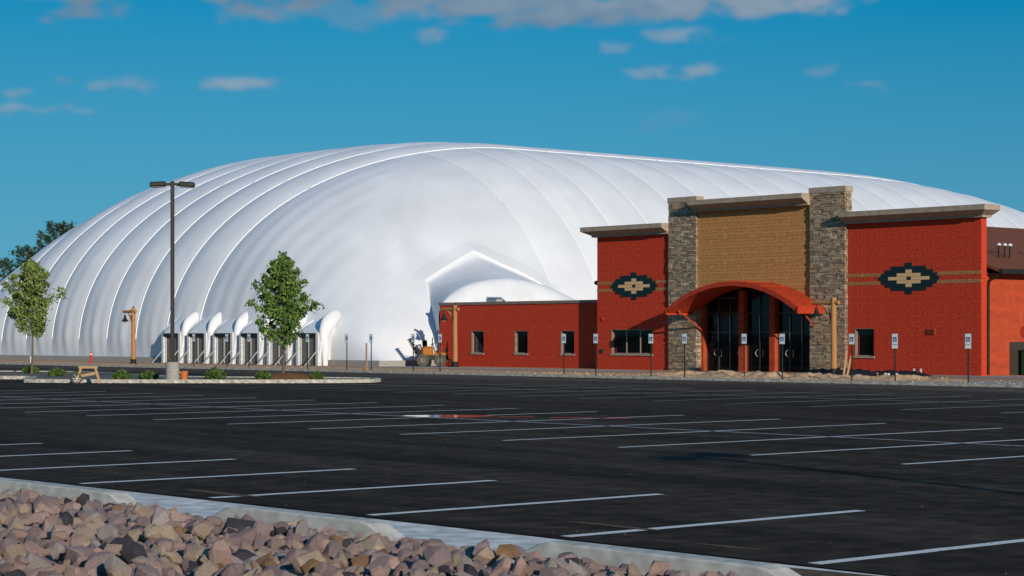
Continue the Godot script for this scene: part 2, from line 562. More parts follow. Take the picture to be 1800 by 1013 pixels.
# fabric passage pulled out of the dome over the end of the low wing: [s, h, t]
func make_tunnel(dome: Node3D):
	var L := func(a): return a.map(func(p): return Vector3(p[0], p[1], -p[2]))
	var sharp := func(a: Array, n: int) -> Array:    # straight runs between the corners
		var total := 0.0
		for i in a.size() - 1: total += a[i].distance_to(a[i + 1])
		var out := []
		for k in n:
			var want := total * k / (n - 1.0)
			var i := 0
			while i < a.size() - 2 and want > a[i].distance_to(a[i + 1]):
				want -= a[i].distance_to(a[i + 1])
				i += 1
			out.append(a[i].lerp(a[i + 1], clampf(want / a[i].distance_to(a[i + 1]), 0.0, 1.0)))
		return out
	var line := [[-0.36, -0.45], [-1.15, 0.5], [-2.62, 1.26], [-4.72, 2.35], [-5.28, 4.9], [-5.86, 7.58], [-4.78, 9.11], [-3.98, 10.79], [-2.9, 12.8]]
	var plan: Array = sharp.call(line.map(func(p): return Vector3(p[0], 0, -p[1])), 61)
	var skirt := []
	var ridge := []
	for p in plan:
		var away := Vector3(p.x + 1.4, 0, p.z + 6.0)
		away = Vector3(away.x, 0, away.z * 0.75).normalized() * 1.2
		var lift := 0.11 * clampf(dome_h(p.x, -p.z) / 3.0, 0.15, 1.0)
		ridge.append(dome_skin(p.x, -p.z, lift))
		skirt.append(dome_skin(minf(p.x + away.x, -0.31), maxf(-(p.z + away.z), D_T0 + 0.01), 0.02))
	var crest := resample(L.call([[-0.04, 0.2, -0.04], [-0.04, 2.2, -0.04], [-0.04, 3.7, -0.03], [0.0, 4.75, 0.8], [0.0, 5.4, 2.2], [0.0, 5.8, 4.5], [0.0, 5.75, 7.0], [0.0, 5.25, 9.5], [0.0, 4.3, 12.5]]), 61)
	var rows := []
	for i in 9:
		var f := i / 8.0
		var row := []
		for k in 61:
			var q: Vector3 = plan[k]
			var away := Vector3(q.x + 1.4, 0, q.z + 6.0)
			away = Vector3(away.x, 0, away.z * 0.75).normalized() * (0.5 + 0.9 * clampf(dome_h(q.x, -q.z) / 5.0, 0.0, 1.0)) * (1.0 - f)
			var lift := lerpf(-0.05, 0.11, pow(f, 1.2)) * clampf(dome_h(q.x, -q.z) / 3.0, 0.15, 1.0)
			row.append(dome_skin(minf(q.x + away.x, -0.31), maxf(-(q.z + away.z), D_T0 + 0.01), lift))
		rows.append(row)
	var st := mb()
	grid(st, rows, true)
	part("tunnel_skirt", st, M.membrane, dome)
	rows = []
	for i in 11:
		var f := i / 10.0
		var row := []
		for k in 61:
			var p: Vector3 = ridge[k].lerp(crest[k], f)
			var deep: float = 0.26 * minf(ridge[k].distance_to(crest[k]), 4.0) * clampf((ridge[k].y - 1.0) / 3.0, 0.15, 1.0)
			p += Vector3(-0.80, -0.10, -0.45) * deep * sin(pow(f, 0.7) * PI)
			row.append(p)
		rows.append(row)
	st = mb()
	grid(st, rows, true)
	part("tunnel_valley", st, M.membrane, dome)
	rows = []
	for i in 9:
		var f := i / 8.0
		var row := []
		for k in 61:
			var p: Vector3 = crest[k]
			var up := maxf(p.y - 4.0, 0.0)
			row.append(Vector3(p.x + f * 1.5 * clampf(up / 1.2, 0.02, 1.0), minf(p.y, 4.0) + up * (1.0 - pow(f, 2.0)) + 0.12 * sin(f * PI) * up, p.z))
		rows.append(row)
	st = mb()
	grid(st, rows, true)
	part("tunnel_roof", st, M.membrane_hood, dome)

func make_dome_door(dome: Node3D, s0: float):
	var tf := D_T0 - 1.05
	# fabric hood, blown out between the frame and the dome
	var rows := []
	var m := 40
	for i in 15:
		var f := i / 14.0
		var row := []
		for k in m + 1:
			var a := float(k) / m           # round the frame, from the left foot over the top to the right foot
			var p0: Vector2
			if a < 0.36: p0 = Vector2(-1.24, lerpf(0.12, 2.22, a / 0.36))
			elif a < 0.64: p0 = Vector2(lerpf(-1.24, 1.24, (a - 0.36) / 0.28), 2.22)
			else: p0 = Vector2(1.24, lerpf(2.22, 0.12, (a - 0.64) / 0.36))
			var an := (1.0 - a) * PI
			var p1 := Vector2(-0.05 + cos(an) * 1.08, 0.12 + pow(sin(an), 0.70) * 4.05)
			p1.x += 0.10 * exp(-pow((p1.y - 2.6) / 0.9, 2)) * pow(maxf(cos(an), 0.0), 0.4) - 0.3 * exp(-pow((p1.y - 2.9) / 1.0, 2)) * pow(maxf(-cos(an), 0.0), 0.4) + 0.15 * sin(an)
			# foot of that point on the dome
			var t1 := D_T0
			if p1.y > 0.45:
				var lo := D_T0
				var hi := D_T0 + 14.0
				for it in 18:
					var mid := (lo + hi) / 2.0
					if dome_h(s0 + p1.x, mid) < p1.y: lo = mid
					else: hi = mid
				t1 = hi
			t1 += 0.25
			var g := sin(f * PI / 2.0)
			var top := clampf((p0.y - 1.5) / 0.7, 0.0, 1.0)
			var q := p0.lerp(p1, lerpf(g, pow(f, 0.9), top))
			var tt := lerpf(tf, t1, lerpf(1.0 - cos(f * PI / 2.0), pow(f, 0.95), top))
			var puff := sin(f * PI) * 0.42 * clampf(absf(a - 0.5) * 3.0, 0.25, 1.0) * clampf(p0.y, 0.15, 1.0)
			q.x += signf(p0.x) * puff if absf(p0.x) > 1.2 else 0.0
			row.append(Vector3(s0 + q.x, q.y, -tt))
		rows.append(row)
	var st := mb()
	grid(st, rows, true)
	var hood := part("door_hood", st, M.membrane_hood, dome)
	# the blown-out lobe at its right side
	rows = []
	for q in [[-0.05, 0.17], [0.5, 0.20], [1.0, 0.26], [1.5, 0.31], [2.0, 0.37], [2.4, 0.42], [2.8, 0.47], [3.1, 0.48], [3.35, 0.43], [3.55, 0.34], [3.68, 0.23], [3.75, 0.11], [3.77, 0.0]]:
		var row := []
		var lean := 0.16 * smoothstep(2.2, 0.5, q[0])
		for k in 21:
			var a := TAU * k / 20
			row.append(Vector3(s0 + 1.30 + lean * 0.6 - 0.16 * smoothstep(2.6, 4.0, q[0]) + cos(a) * q[1] * 0.80, q[0], -(tf + 0.42 + 1.0 * smoothstep(2.0, 4.0, q[0])) + sin(a) * q[1] * (1.05 + 0.5 * smoothstep(2.0, 3.4, q[0]))))
		rows.append(row)
	st = mb()
	grid(st, rows, false)
	part("hood_lobe", st, M.membrane_hood, hood)
	# doorway
	st = mb()
	var z := -tf
	bx(st, Vector3(s0 - 1.24, 0.05, z - 0.25), Vector3(s0 - 0.98, 2.22, z + 0.06))
	var fr := part("door_frame", st, M.white_paint, dome)
	st = mb()
	bx(st, Vector3(s0 + 0.98, 0.05, z - 0.25), Vector3(s0 + 1.24, 2.22, z + 0.06))
	part("jamb", st, M.white_paint, fr)
	st = mb()
	bx(st, Vector3(s0 - 0.977, 2.02, z - 0.22), Vector3(s0 + 0.977, 2.215, z + 0.09))
	part("lintel", st, M.dark_metal, fr)
	for q in [[-0.97, -0.02], [0.02, 0.97]]:
		st = mb()
		bx(st, Vector3(s0 + q[0], 0.10, z - 0.16), Vector3(s0 + q[1], 2.017, z - 0.10))
		part("door_leaf", st, M.grey_door, fr)
		st = mb()
		var e: float = q[0] + 0.10 if q[0] < -0.5 else q[1] - 0.10
		bx(st, Vector3(s0 + e - 0.06, 0.14, z - 0.097), Vector3(s0 + e + 0.06, 1.98, z - 0.05))
		part("edge_strip", st, M.white_paint, fr)
	st = mb()
	bx(st, Vector3(s0 - 0.05, 0.14, z - 0.097), Vector3(s0 + 0.05, 1.98, z - 0.04))
	part("centre_post", st, M.galv, fr)
	for q in [-1.05, 1.05]:
		st = mb()
		tube(st, [Vector3(s0 + q, 1.0, z + 0.07), Vector3(s0 + q, 0.08, z + 0.98)], 0.045, 6)
		part("brace", st, M.galv, dome)

# ---------------------------------------------------------------- building
# wall in the plane z (front face), with rectangular openings [x0, x1, y0, y1]
func wall(st: SurfaceTool, x0: float, x1: float, y0: float, y1: float, z: float, thick: float, holes: Array):
	var xs := [x0, x1]
	var ys := [y0, y1]
	for o in holes:
		xs.append_array([o[0], o[1]])
		ys.append_array([o[2], o[3]])
	xs.sort()
	ys.sort()
	var zb := z - thick
	for i in xs.size() - 1:
		for j in ys.size() - 1:
			var a: float = xs[i]
			var b: float = xs[i + 1]
			var c: float = ys[j]
			var d: float = ys[j + 1]
			if b - a < 1e-4 or d - c < 1e-4: continue
			var open := false
			for o in holes:
				if (a + b) / 2 > o[0] and (a + b) / 2 < o[1] and (c + d) / 2 > o[2] and (c + d) / 2 < o[3]: open = true
			if open: continue
			quad(st, Vector3(a, c, z), Vector3(a, d, z), Vector3(b, d, z), Vector3(b, c, z))
			quad(st, Vector3(b, c, zb), Vector3(b, d, zb), Vector3(a, d, zb), Vector3(a, c, zb))
	var rects := [[x0, x1, y0, y1, 1]]
	for o in holes: rects.append([o[0], o[1], o[2], o[3], -1])
	for r in rects:
		var p := [Vector3(r[0], r[2], 0), Vector3(r[0], r[3], 0), Vector3(r[1], r[3], 0), Vector3(r[1], r[2], 0)]
		for k in 4:
			var a: Vector3 = p[k]
			var b: Vector3 = p[(k + 1) % 4]
			var f := Vector3(0, 0, z)
			var g := Vector3(0, 0, zb)
			if r[4] > 0: quad(st, a + g, b + g, b + f, a + f)
			else: quad(st, a + f, b + f, b + g, a + g)

func cornice(x0: float, x1: float, z0: float, z1: float, top: float, prof: Array, m: Material, parent: Node, ends := [1.0, 1.0]):
	var st := mb()
	var rings := []
	for p in prof:
		var o: float = p[0]
		rings.append([Vector3(x0 - o * ends[0], top + p[1], z1 + o), Vector3(x1 + o * ends[1], top + p[1], z1 + o), Vector3(x1 + o * ends[1], top + p[1], z0 - 0.1), Vector3(x0 - o * ends[0], top + p[1], z0 - 0.1)])
	for i in prof.size() - 1:
		for k in 4:
			var j := (k + 1) % 4
			quad(st, rings[i][k], rings[i][j], rings[i + 1][j], rings[i + 1][k])
	quad(st, rings[0][0], rings[0][3], rings[0][2], rings[0][1])
	return part("cornice", st, m, parent)

func window(b: Node3D, x0: float, x1: float, y0: float, y1: float, z: float, bars: Array):
	var st := mb()
	var r := z - 0.16
	var k := 0.05
	bx(st, Vector3(x0 + 0.002, y0 + 0.002, r - 0.05), Vector3(x0 + k, y1 - 0.002, r + 0.03))
	bx(st, Vector3(x1 - k, y0 + 0.002, r - 0.05), Vector3(x1 - 0.002, y1 - 0.002, r + 0.03))
	bx(st, Vector3(x0 + k, y1 - k, r - 0.05), Vector3(x1 - k, y1 - 0.002, r + 0.03))
	bx(st, Vector3(x0 + k, y0 + 0.002, r - 0.05), Vector3(x1 - k, y0 + k, r + 0.03))
	for q in bars: bx(st, Vector3(q - 0.03, y0 + k, r - 0.045), Vector3(q + 0.03, y1 - k, r + 0.025))
	var w := part("window", st, M.trim, b)
	var edges := [x0 + k]
	edges.append_array(bars)
	edges.append(x1 - k)
	for i in edges.size() - 1:
		st = mb()
		var e0: float = edges[i] + (0.03 if i > 0 else 0.0)
		var e1: float = edges[i + 1] - (0.03 if i < edges.size() - 2 else 0.0)
		quad(st, Vector3(e0, y0 + k, r), Vector3(e0, y1 - k, r), Vector3(e1, y1 - k, r), Vector3(e1, y0 + k, r))
		part("pane", st, M.glass, w)
	st = mb()
	bx(st, Vector3(x0 - 0.06, y0 - 0.10, z - 0.12), Vector3(x1 + 0.06, y0 - 0.002, z + 0.06))
	part("sill", st, M.trim, w)
	st = mb()
	bx(st, Vector3(x0 + 0.001, y0 + 0.001, z - 0.13), Vector3(x0 + 0.028, y1 - 0.001, z + 0.012))
	part("reveal", st, M.trim_grey, w)
	st = mb()
	bx(st, Vector3(x0 + 0.029, y1 - 0.03, z - 0.13), Vector3(x1 - 0.001, y1 - 0.001, z + 0.010))
	part("head_trim", st, M.trim_grey, w)

func tiles(parent: Node, row_hw: Array, y: float, x: float, z: float, proud: float, m: Material, skip: Array):
	# rows of square-cut tiles; skip gives, per row, the half width left to another colour
	var rh := 0.178
	for k in range(-4, 5):
		var hw: float = row_hw[absi(k)]
		if hw <= 0.0: continue
		var inner: float = skip[absi(k)]
		var runs := [[-hw, hw]] if inner <= 0.0 else [[-hw, -inner], [inner, hw]]
		for r in runs:
			var n := maxi(1, roundi((r[1] - r[0]) / 0.40))
			for i in n:
				var a: float = lerpf(r[0], r[1], float(i) / n)
				var c: float = lerpf(r[0], r[1], float(i + 1) / n)
				var st := mb()
				bx(st, Vector3(x + a + 0.005, y + k * rh - rh / 2 + 0.005, z - 0.02), Vector3(x + c - 0.005, y + k * rh + rh / 2 - 0.005, z + proud))
				part("tile", st, m, parent)

func medallion(b: Node3D, x: float, y: float, z: float, x0: float, x1: float):
	var back := mb()
	for k in range(-4, 5):
		var hw: float = [1.90, 1.75, 1.50, 1.08, 0.20][absi(k)] - 0.01
		bx(back, Vector3(x - hw, y + (k - 0.5) * 0.178 + (0.004 if k < 0 else 0.0), z - 0.015), Vector3(x + hw, y + (k + 0.5) * 0.178 - (0.004 if k > 0 else 0.0), z + 0.012))
	var md := part("medallion", back, M.black, b)
	tiles(md, [1.90, 1.75, 1.50, 1.08, 0.20], y, x, z, 0.035, M.tile_green, [1.30, 0.75, 0.20, 0.0, 0.0])
	tiles(md, [1.30, 0.75, 0.20, 0.0, 0.0], y, x, z, 0.037, M.tile_tan, [0.14, 0.0, 0.0, 0.0, 0.0])
	tiles(md, [0.14, 0.0, 0.0, 0.0, 0.0], y, x, z, 0.035, M.tile_green, [0.0, 0.0, 0.0, 0.0, 0.0])
	for sg in [-1, 1]:
		for dy in [-0.21, 0.21]:
			var st := mb()
			var a: float = x0 if sg < 0 else x + 1.76
			var c: float = x - 1.76 if sg < 0 else x1
			bx(st, Vector3(a + 0.003, y + dy - 0.09, z - 0.02), Vector3(c - 0.003, y + dy + 0.09, z + 0.014))
			part("wall_band", st, M.band_tan, b)

func pillar(b: Node3D, x0: float, x1: float, top: float, z: float, depth: float):
	var st := mb()
	bx(st, Vector3(x0 + 0.03, -0.1, z - depth), Vector3(x1 - 0.03, top - 0.30, z - 0.03))
	var p := part("stone_pillar", st, M.trim_grey, b)
	var ss := mb()
	var pal := [Color(0.24, 0.20, 0.155), Color(0.17, 0.13, 0.10), Color(0.33, 0.27, 0.20), Color(0.115, 0.10, 0.095), Color(0.28, 0.19, 0.125), Color(0.20, 0.185, 0.175), Color(0.39, 0.33, 0.26), Color(0.135, 0.10, 0.085), Color(0.26, 0.235, 0.21)]
	var y := -0.05
	while y < top - 0.32:
		var rh := rng.randf_range(0.07, 0.15)
		var x := x0 + rng.randf_range(-0.1, 0.0)
		while x < x1:
			var w := rng.randf_range(0.16, 0.48)
			var a := maxf(x, x0)
			var c := minf(x + w, x1)
			if c - a > 0.04:
				var out := rng.randf_range(0.0, 0.055)
				ss.set_color((pal[rng.randi() % pal.size()] as Color).lerp(Color(0.215, 0.18, 0.145), 0.35) * rng.randf_range(1.7, 2.4))
				bx(ss, Vector3(a + 0.006, y + 0.005, z - 0.06), Vector3(c - 0.006, minf(y + rh, top - 0.31) - 0.005, z + out))
			x += w
		var zz := z - 0.07
		while zz > z - depth + 0.05:
			var w2 := rng.randf_range(0.16, 0.36)
			ss.set_color((pal[rng.randi() % pal.size()] as Color).lerp(Color(0.215, 0.18, 0.145), 0.35) * rng.randf_range(1.7, 2.4))
			var lo := maxf(zz - w2, z - depth)
			for e in [[x1 - 0.05, x1 + rng.randf_range(0.0, 0.04)], [x0 - rng.randf_range(0.0, 0.04), x0 + 0.05]]:
				bx(ss, Vector3(e[0], y + 0.005, lo + 0.005), Vector3(e[1], minf(y + rh, top - 0.31) - 0.005, zz - 0.004))
			zz -= w2
		y += rh
	part("ledge_stone", ss, M.stones, p).set_meta("kind", "stuff")
	st = mb()
	bx(st, Vector3(x0 - 0.05, top - 0.30, z - depth - 0.05), Vector3(x1 + 0.05, top, z + 0.06))
	part("cap", st, M.trim, p)

func make_building():
	var b := thing("sports_building", "red block sports building with stone pillars and arched orange entrance canopy", "building", site(0, 0, 0), yaw)
	var st := mb()
	# low wing
	wall(st, 0.0, 15.7, -0.1, 4.02, 0.0, 0.3, [[3.2, 4.4, 0.95, 2.36], [7.4, 8.6, 0.95, 2.36], [11.65, 12.85, 0.95, 2.36]])
	part("wall", st, M.red_wall, b)
	st = mb()
	bx(st, Vector3(-0.05, 4.02, -0.5), Vector3(15.7, 4.20, 0.06))
	bx(st, Vector3(-0.05, 4.02, -14.0), Vector3(0.40, 4.20, -0.5))
	part("coping", st, M.trim_grey, b)
	st = mb()
	bx(st, Vector3(0.003, -0.1, -14.0), Vector3(0.3, 4.015, -0.303))
	bx(st, Vector3(0.3, -0.1, -14.0), Vector3(33.0, 4.013, -13.7))
	part("wall", st, M.red_wall, b)
	st = mb()
	bx(st, Vector3(0.3, 3.6, -13.7), Vector3(15.9, 3.85, -0.302))
	part("flat_roof", st, M.concrete, b)
	st = mb()
	bx(st, Vector3(15.9, 5.9, -13.7), Vector3(33.29, 6.1, 0.30))
	part("flat_roof", st, M.concrete, b)
	st = mb()
	bx(st, Vector3(15.9, 3.3, -13.7), Vector3(16.2, 5.898, 0.30))
	part("upper_wall", st, M.red_smooth, b)
	st = mb()
	bx(st, Vector3(16.2, 3.3, -14.0), Vector3(33.0, 5.9, -13.702))
	part("upper_wall", st, M.red_smooth, b)
	st = mb()
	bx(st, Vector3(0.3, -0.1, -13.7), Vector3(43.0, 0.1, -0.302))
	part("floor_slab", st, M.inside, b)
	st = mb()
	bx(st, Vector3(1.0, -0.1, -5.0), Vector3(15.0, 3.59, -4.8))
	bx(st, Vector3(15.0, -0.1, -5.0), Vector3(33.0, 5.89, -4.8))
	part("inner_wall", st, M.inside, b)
	for q in [[3.2, 4.4], [7.4, 8.6], [11.65, 12.85]]: window(b, q[0], q[1], 0.95, 2.36, 0.0, [])
	# pale triangular sheet added just inside the first window
	st = mb()
	tri(st, Vector3(3.24, 0.96, -0.30), Vector3(3.24, 2.0, -0.30), Vector3(4.36, 0.96, -0.30))
	tri(st, Vector3(3.24, 0.96, -0.33), Vector3(4.36, 0.96, -0.33), Vector3(3.24, 2.0, -0.33))
	quad(st, Vector3(3.24, 2.0, -0.30), Vector3(3.24, 2.0, -0.33), Vector3(4.36, 0.96, -0.33), Vector3(4.36, 0.96, -0.30))
	part("pale_triangle", st, M.white_paint, b)
	st = mb()
	bx(st, Vector3(3.95, 3.9, -1.1), Vector3(4.95, 4.36, -0.6))
	bx(st, Vector3(3.92, 4.36, -1.13), Vector3(4.98, 4.39, -0.57))
	part("rooftop_unit", st, M.galv, b)
	# left tower
	var z := 0.8
	st = mb()
	wall(st, 15.7, 21.72, -0.1, 7.9, z, 0.45, [[16.9, 20.3, 1.0, 2.42]])
	part("wall", st, M.red_wall, b)
	window(b, 16.9, 20.3, 1.0, 2.42, z, [18.03, 19.17])
	var prof := [[0.72, 0.0], [0.72, -0.26], [0.24, -0.50], [0.24, -0.60], [0.0, -0.60]]
	cornice(15.7, 21.72, z - 0.45, z, 8.45, prof, M.trim, b, [1.0, 0.0])
	medallion(b, 18.8, 4.93, z, 15.7, 21.72)
	# stone pillars
	pillar(b, 21.72, 23.9, 9.88, z + 0.13, 0.5)
	pillar(b, 32.2, 34.6, 9.88, z + 0.15, 0.5)
	# lap siding between them, one board at a time, cut round the arch
	var sd := mb()
	bx(sd, Vector3(23.9, 5.0, z - 0.42), Vector3(32.2, 9.0, z - 0.01))
	var panel := part("siding_panel", sd, M.siding, b)
	var y := 3.5
	while y < 8.98:
		var hw := 0.0
		var dy := y + 1.2 - 0.0
		# arch of the canopy soffit
		var yy := y + 3.52
		if yy < 8.36: hw = sqrt(8.36 * 8.36 - yy * yy)
		var runs := [[23.905, 32.195]]
		if hw > 0.05: runs = [[23.905, 28.30 - hw], [28.30 + hw, 32.195]]
		for r in runs:
			if r[1] - r[0] < 0.1: continue
			st = mb()
			var a := Vector3(r[0], y, z - 0.255)
			var t := minf(y + 0.176, 8.99)
			var f0 := z + 0.028
			var f1 := z + 0.019
			var bk := (z - 0.008) if y > 5.0 else (z - 0.30)
			quad(st, Vector3(r[0], y, f0), Vector3(r[0], t, f1), Vector3(r[1], t, f1), Vector3(r[1], y, f0))
			quad(st, Vector3(r[0], y, bk), Vector3(r[0], y, f0), Vector3(r[1], y, f0), Vector3(r[1], y, bk))
			quad(st, Vector3(r[1], t, bk), Vector3(r[1], y, bk), Vector3(r[1], y, f0), Vector3(r[1], t, f1))
			quad(st, Vector3(r[0], y, f0), Vector3(r[0], y, bk), Vector3(r[0], t, bk), Vector3(r[0], t, f1))
			part("board", st, M.siding, panel)
		y += 0.178
	cornice(23.9, 32.2, z - 0.40, z + 0.03, 9.60, [[0.80, 0.0], [0.80, -0.26], [0.32, -0.52], [0.32, -0.62], [0.0, -0.62]], M.trim, b, [0.0, 0.0])
	# entrance
	make_entrance(b, z)
	# right tower
	st = mb()
	wall(st, 34.6, 43.0, -0.1, 7.9, z, 0.45, [[35.1, 36.36, 1.0, 2.44]])
	part("wall", st, M.red_wall, b)
	window(b, 35.1, 36.36, 1.0, 2.44, z, [])
	cornice(34.6, 43.0, z - 0.45, z, 8.47, prof, M.trim, b, [0.0, 1.0])
	medallion(b, 38.6, 4.97, z, 34.6, 43.0)
	st = mb()
	bx(st, Vector3(39.75, 2.12, z - 0.02), Vector3(40.25, 2.40, z + 0.05))
	part("louvre_vent", st, M.red_smooth, b)
	for k in 4:
		st = mb()
		bx(st, Vector3(39.79, 2.15 + k * 0.06, z + 0.052), Vector3(40.21, 2.17 + k * 0.06, z + 0.075))
		part("vent_slat", st, M.dark_metal, b)
	for k in 2:
		st = mb()
		tube(st, [Vector3(39.1 + k * 0.42, 0.0, z + 0.25), Vector3(39.1 + k * 0.42, 0.40, z + 0.25)], 0.07, 8)
		part("wall_hydrant_pipe", st, M.galv, b)
	for q in [[16.1, 2.95, 0.16], [16.05, 1.05, 0.22]]:
		st = mb()
		bx(st, Vector3(q[0], q[1], z - 0.02), Vector3(q[0] + q[2], q[1] + q[2], z + 0.07))
		part("wall_box", st, M.red_paint if q[1] > 2 else M.machine_grey, b)
	st = mb()
	chamfer_box(st, Vector3(15.25, 5.05, z - 0.45), Vector3(15.70, 5.32, z - 0.1), 0.08)
	part("wall_lamp", st, M.black, b)
	# side wing, running back from the right tower under a brown pitched roof
	st = mb()
	bx(st, Vector3(42.7, -0.1, -38.0), Vector3(42.985, 5.15, z - 0.452))
	part("side_wall", st, M.red_smooth, b)
	st = mb()
	bx(st, Vector3(33.0, -0.1, -38.0), Vector3(33.3, 5.15, z - 0.46))
	bx(st, Vector3(33.3, -0.1, -38.0), Vector3(42.7, 5.15, -37.7))
	part("back_wall", st, M.red_smooth, b)
	st = mb()
	var e := [[43.75, 5.32], [36.0, 8.05], [28.3, 5.32]]
	for k in 2:
		var p: Array = e[k]
		var q: Array = e[k + 1]
		quad(st, Vector3(p[0], p[1], -39.0), Vector3(p[0], p[1], 0.33), Vector3(q[0], q[1], 0.33), Vector3(q[0], q[1], -39.0))
		quad(st, Vector3(p[0], p[1] - 0.15, 0.33), Vector3(p[0], p[1] - 0.15, -39.0), Vector3(q[0], q[1] - 0.15, -39.0), Vector3(q[0], q[1] - 0.15, 0.33))
		for zz in [0.33, -39.0]: quad(st, Vector3(p[0], p[1], zz), Vector3(p[0], p[1] - 0.15, zz), Vector3(q[0], q[1] - 0.15, zz), Vector3(q[0], q[1], zz))
	var roof := part("pitched_roof", st, M.roof_brown, b)
	st = mb()
	bx(st, Vector3(43.70, 5.10, -39.0), Vector3(43.88, 5.34, 0.33))
	bx(st, Vector3(42.99, 5.06, -39.0), Vector3(43.70, 5.12, 0.33))
	part("gutter", st, M.dark_metal, roof)
	for q in [-2.35, -2.85, -3.3, -5.3]:
		st = mb()
		tube(st, [Vector3(41.8, 5.9, q), Vector3(41.8, 6.62, q)], 0.05, 8)
		part("vent_pipe", st, M.dark_metal, roof)
		st = mb()
		lathe(st, [[0.0, 6.76], [0.10, 6.71], [0.115, 6.62], [0.0, 6.6]], 10, Transform3D(Basis(), Vector3(41.8, 0, q)))
		part("vent_cap", st, M.white_paint, roof)
	st = mb()
	tube(st, [Vector3(43.72, 5.1, 0.22), Vector3(43.1, 4.75, 0.26), Vector3(43.06, 4.5, 0.27), Vector3(43.06, 0.15, 0.27)], 0.06, 8)
	part("downspout", st, M.dark_metal, b)
	st = mb()
	bx(st, Vector3(42.98, 0.1, -4.2), Vector3(43.02, 1.75, -1.57))
	part("side_door", st, M.frame, b)
	st = mb()
	lathe(st, [[0.0, 0.0], [0.30, 0.0], [0.33, 0.06], [0.33, 0.22], [0.25, 0.34], [0.0, 0.38]], 20, Transform3D(Basis(Vector3.FORWARD, -PI / 2), Vector3(42.985, 2.25, -2.75)))
	part("alarm_bell", st, M.red_paint, b)

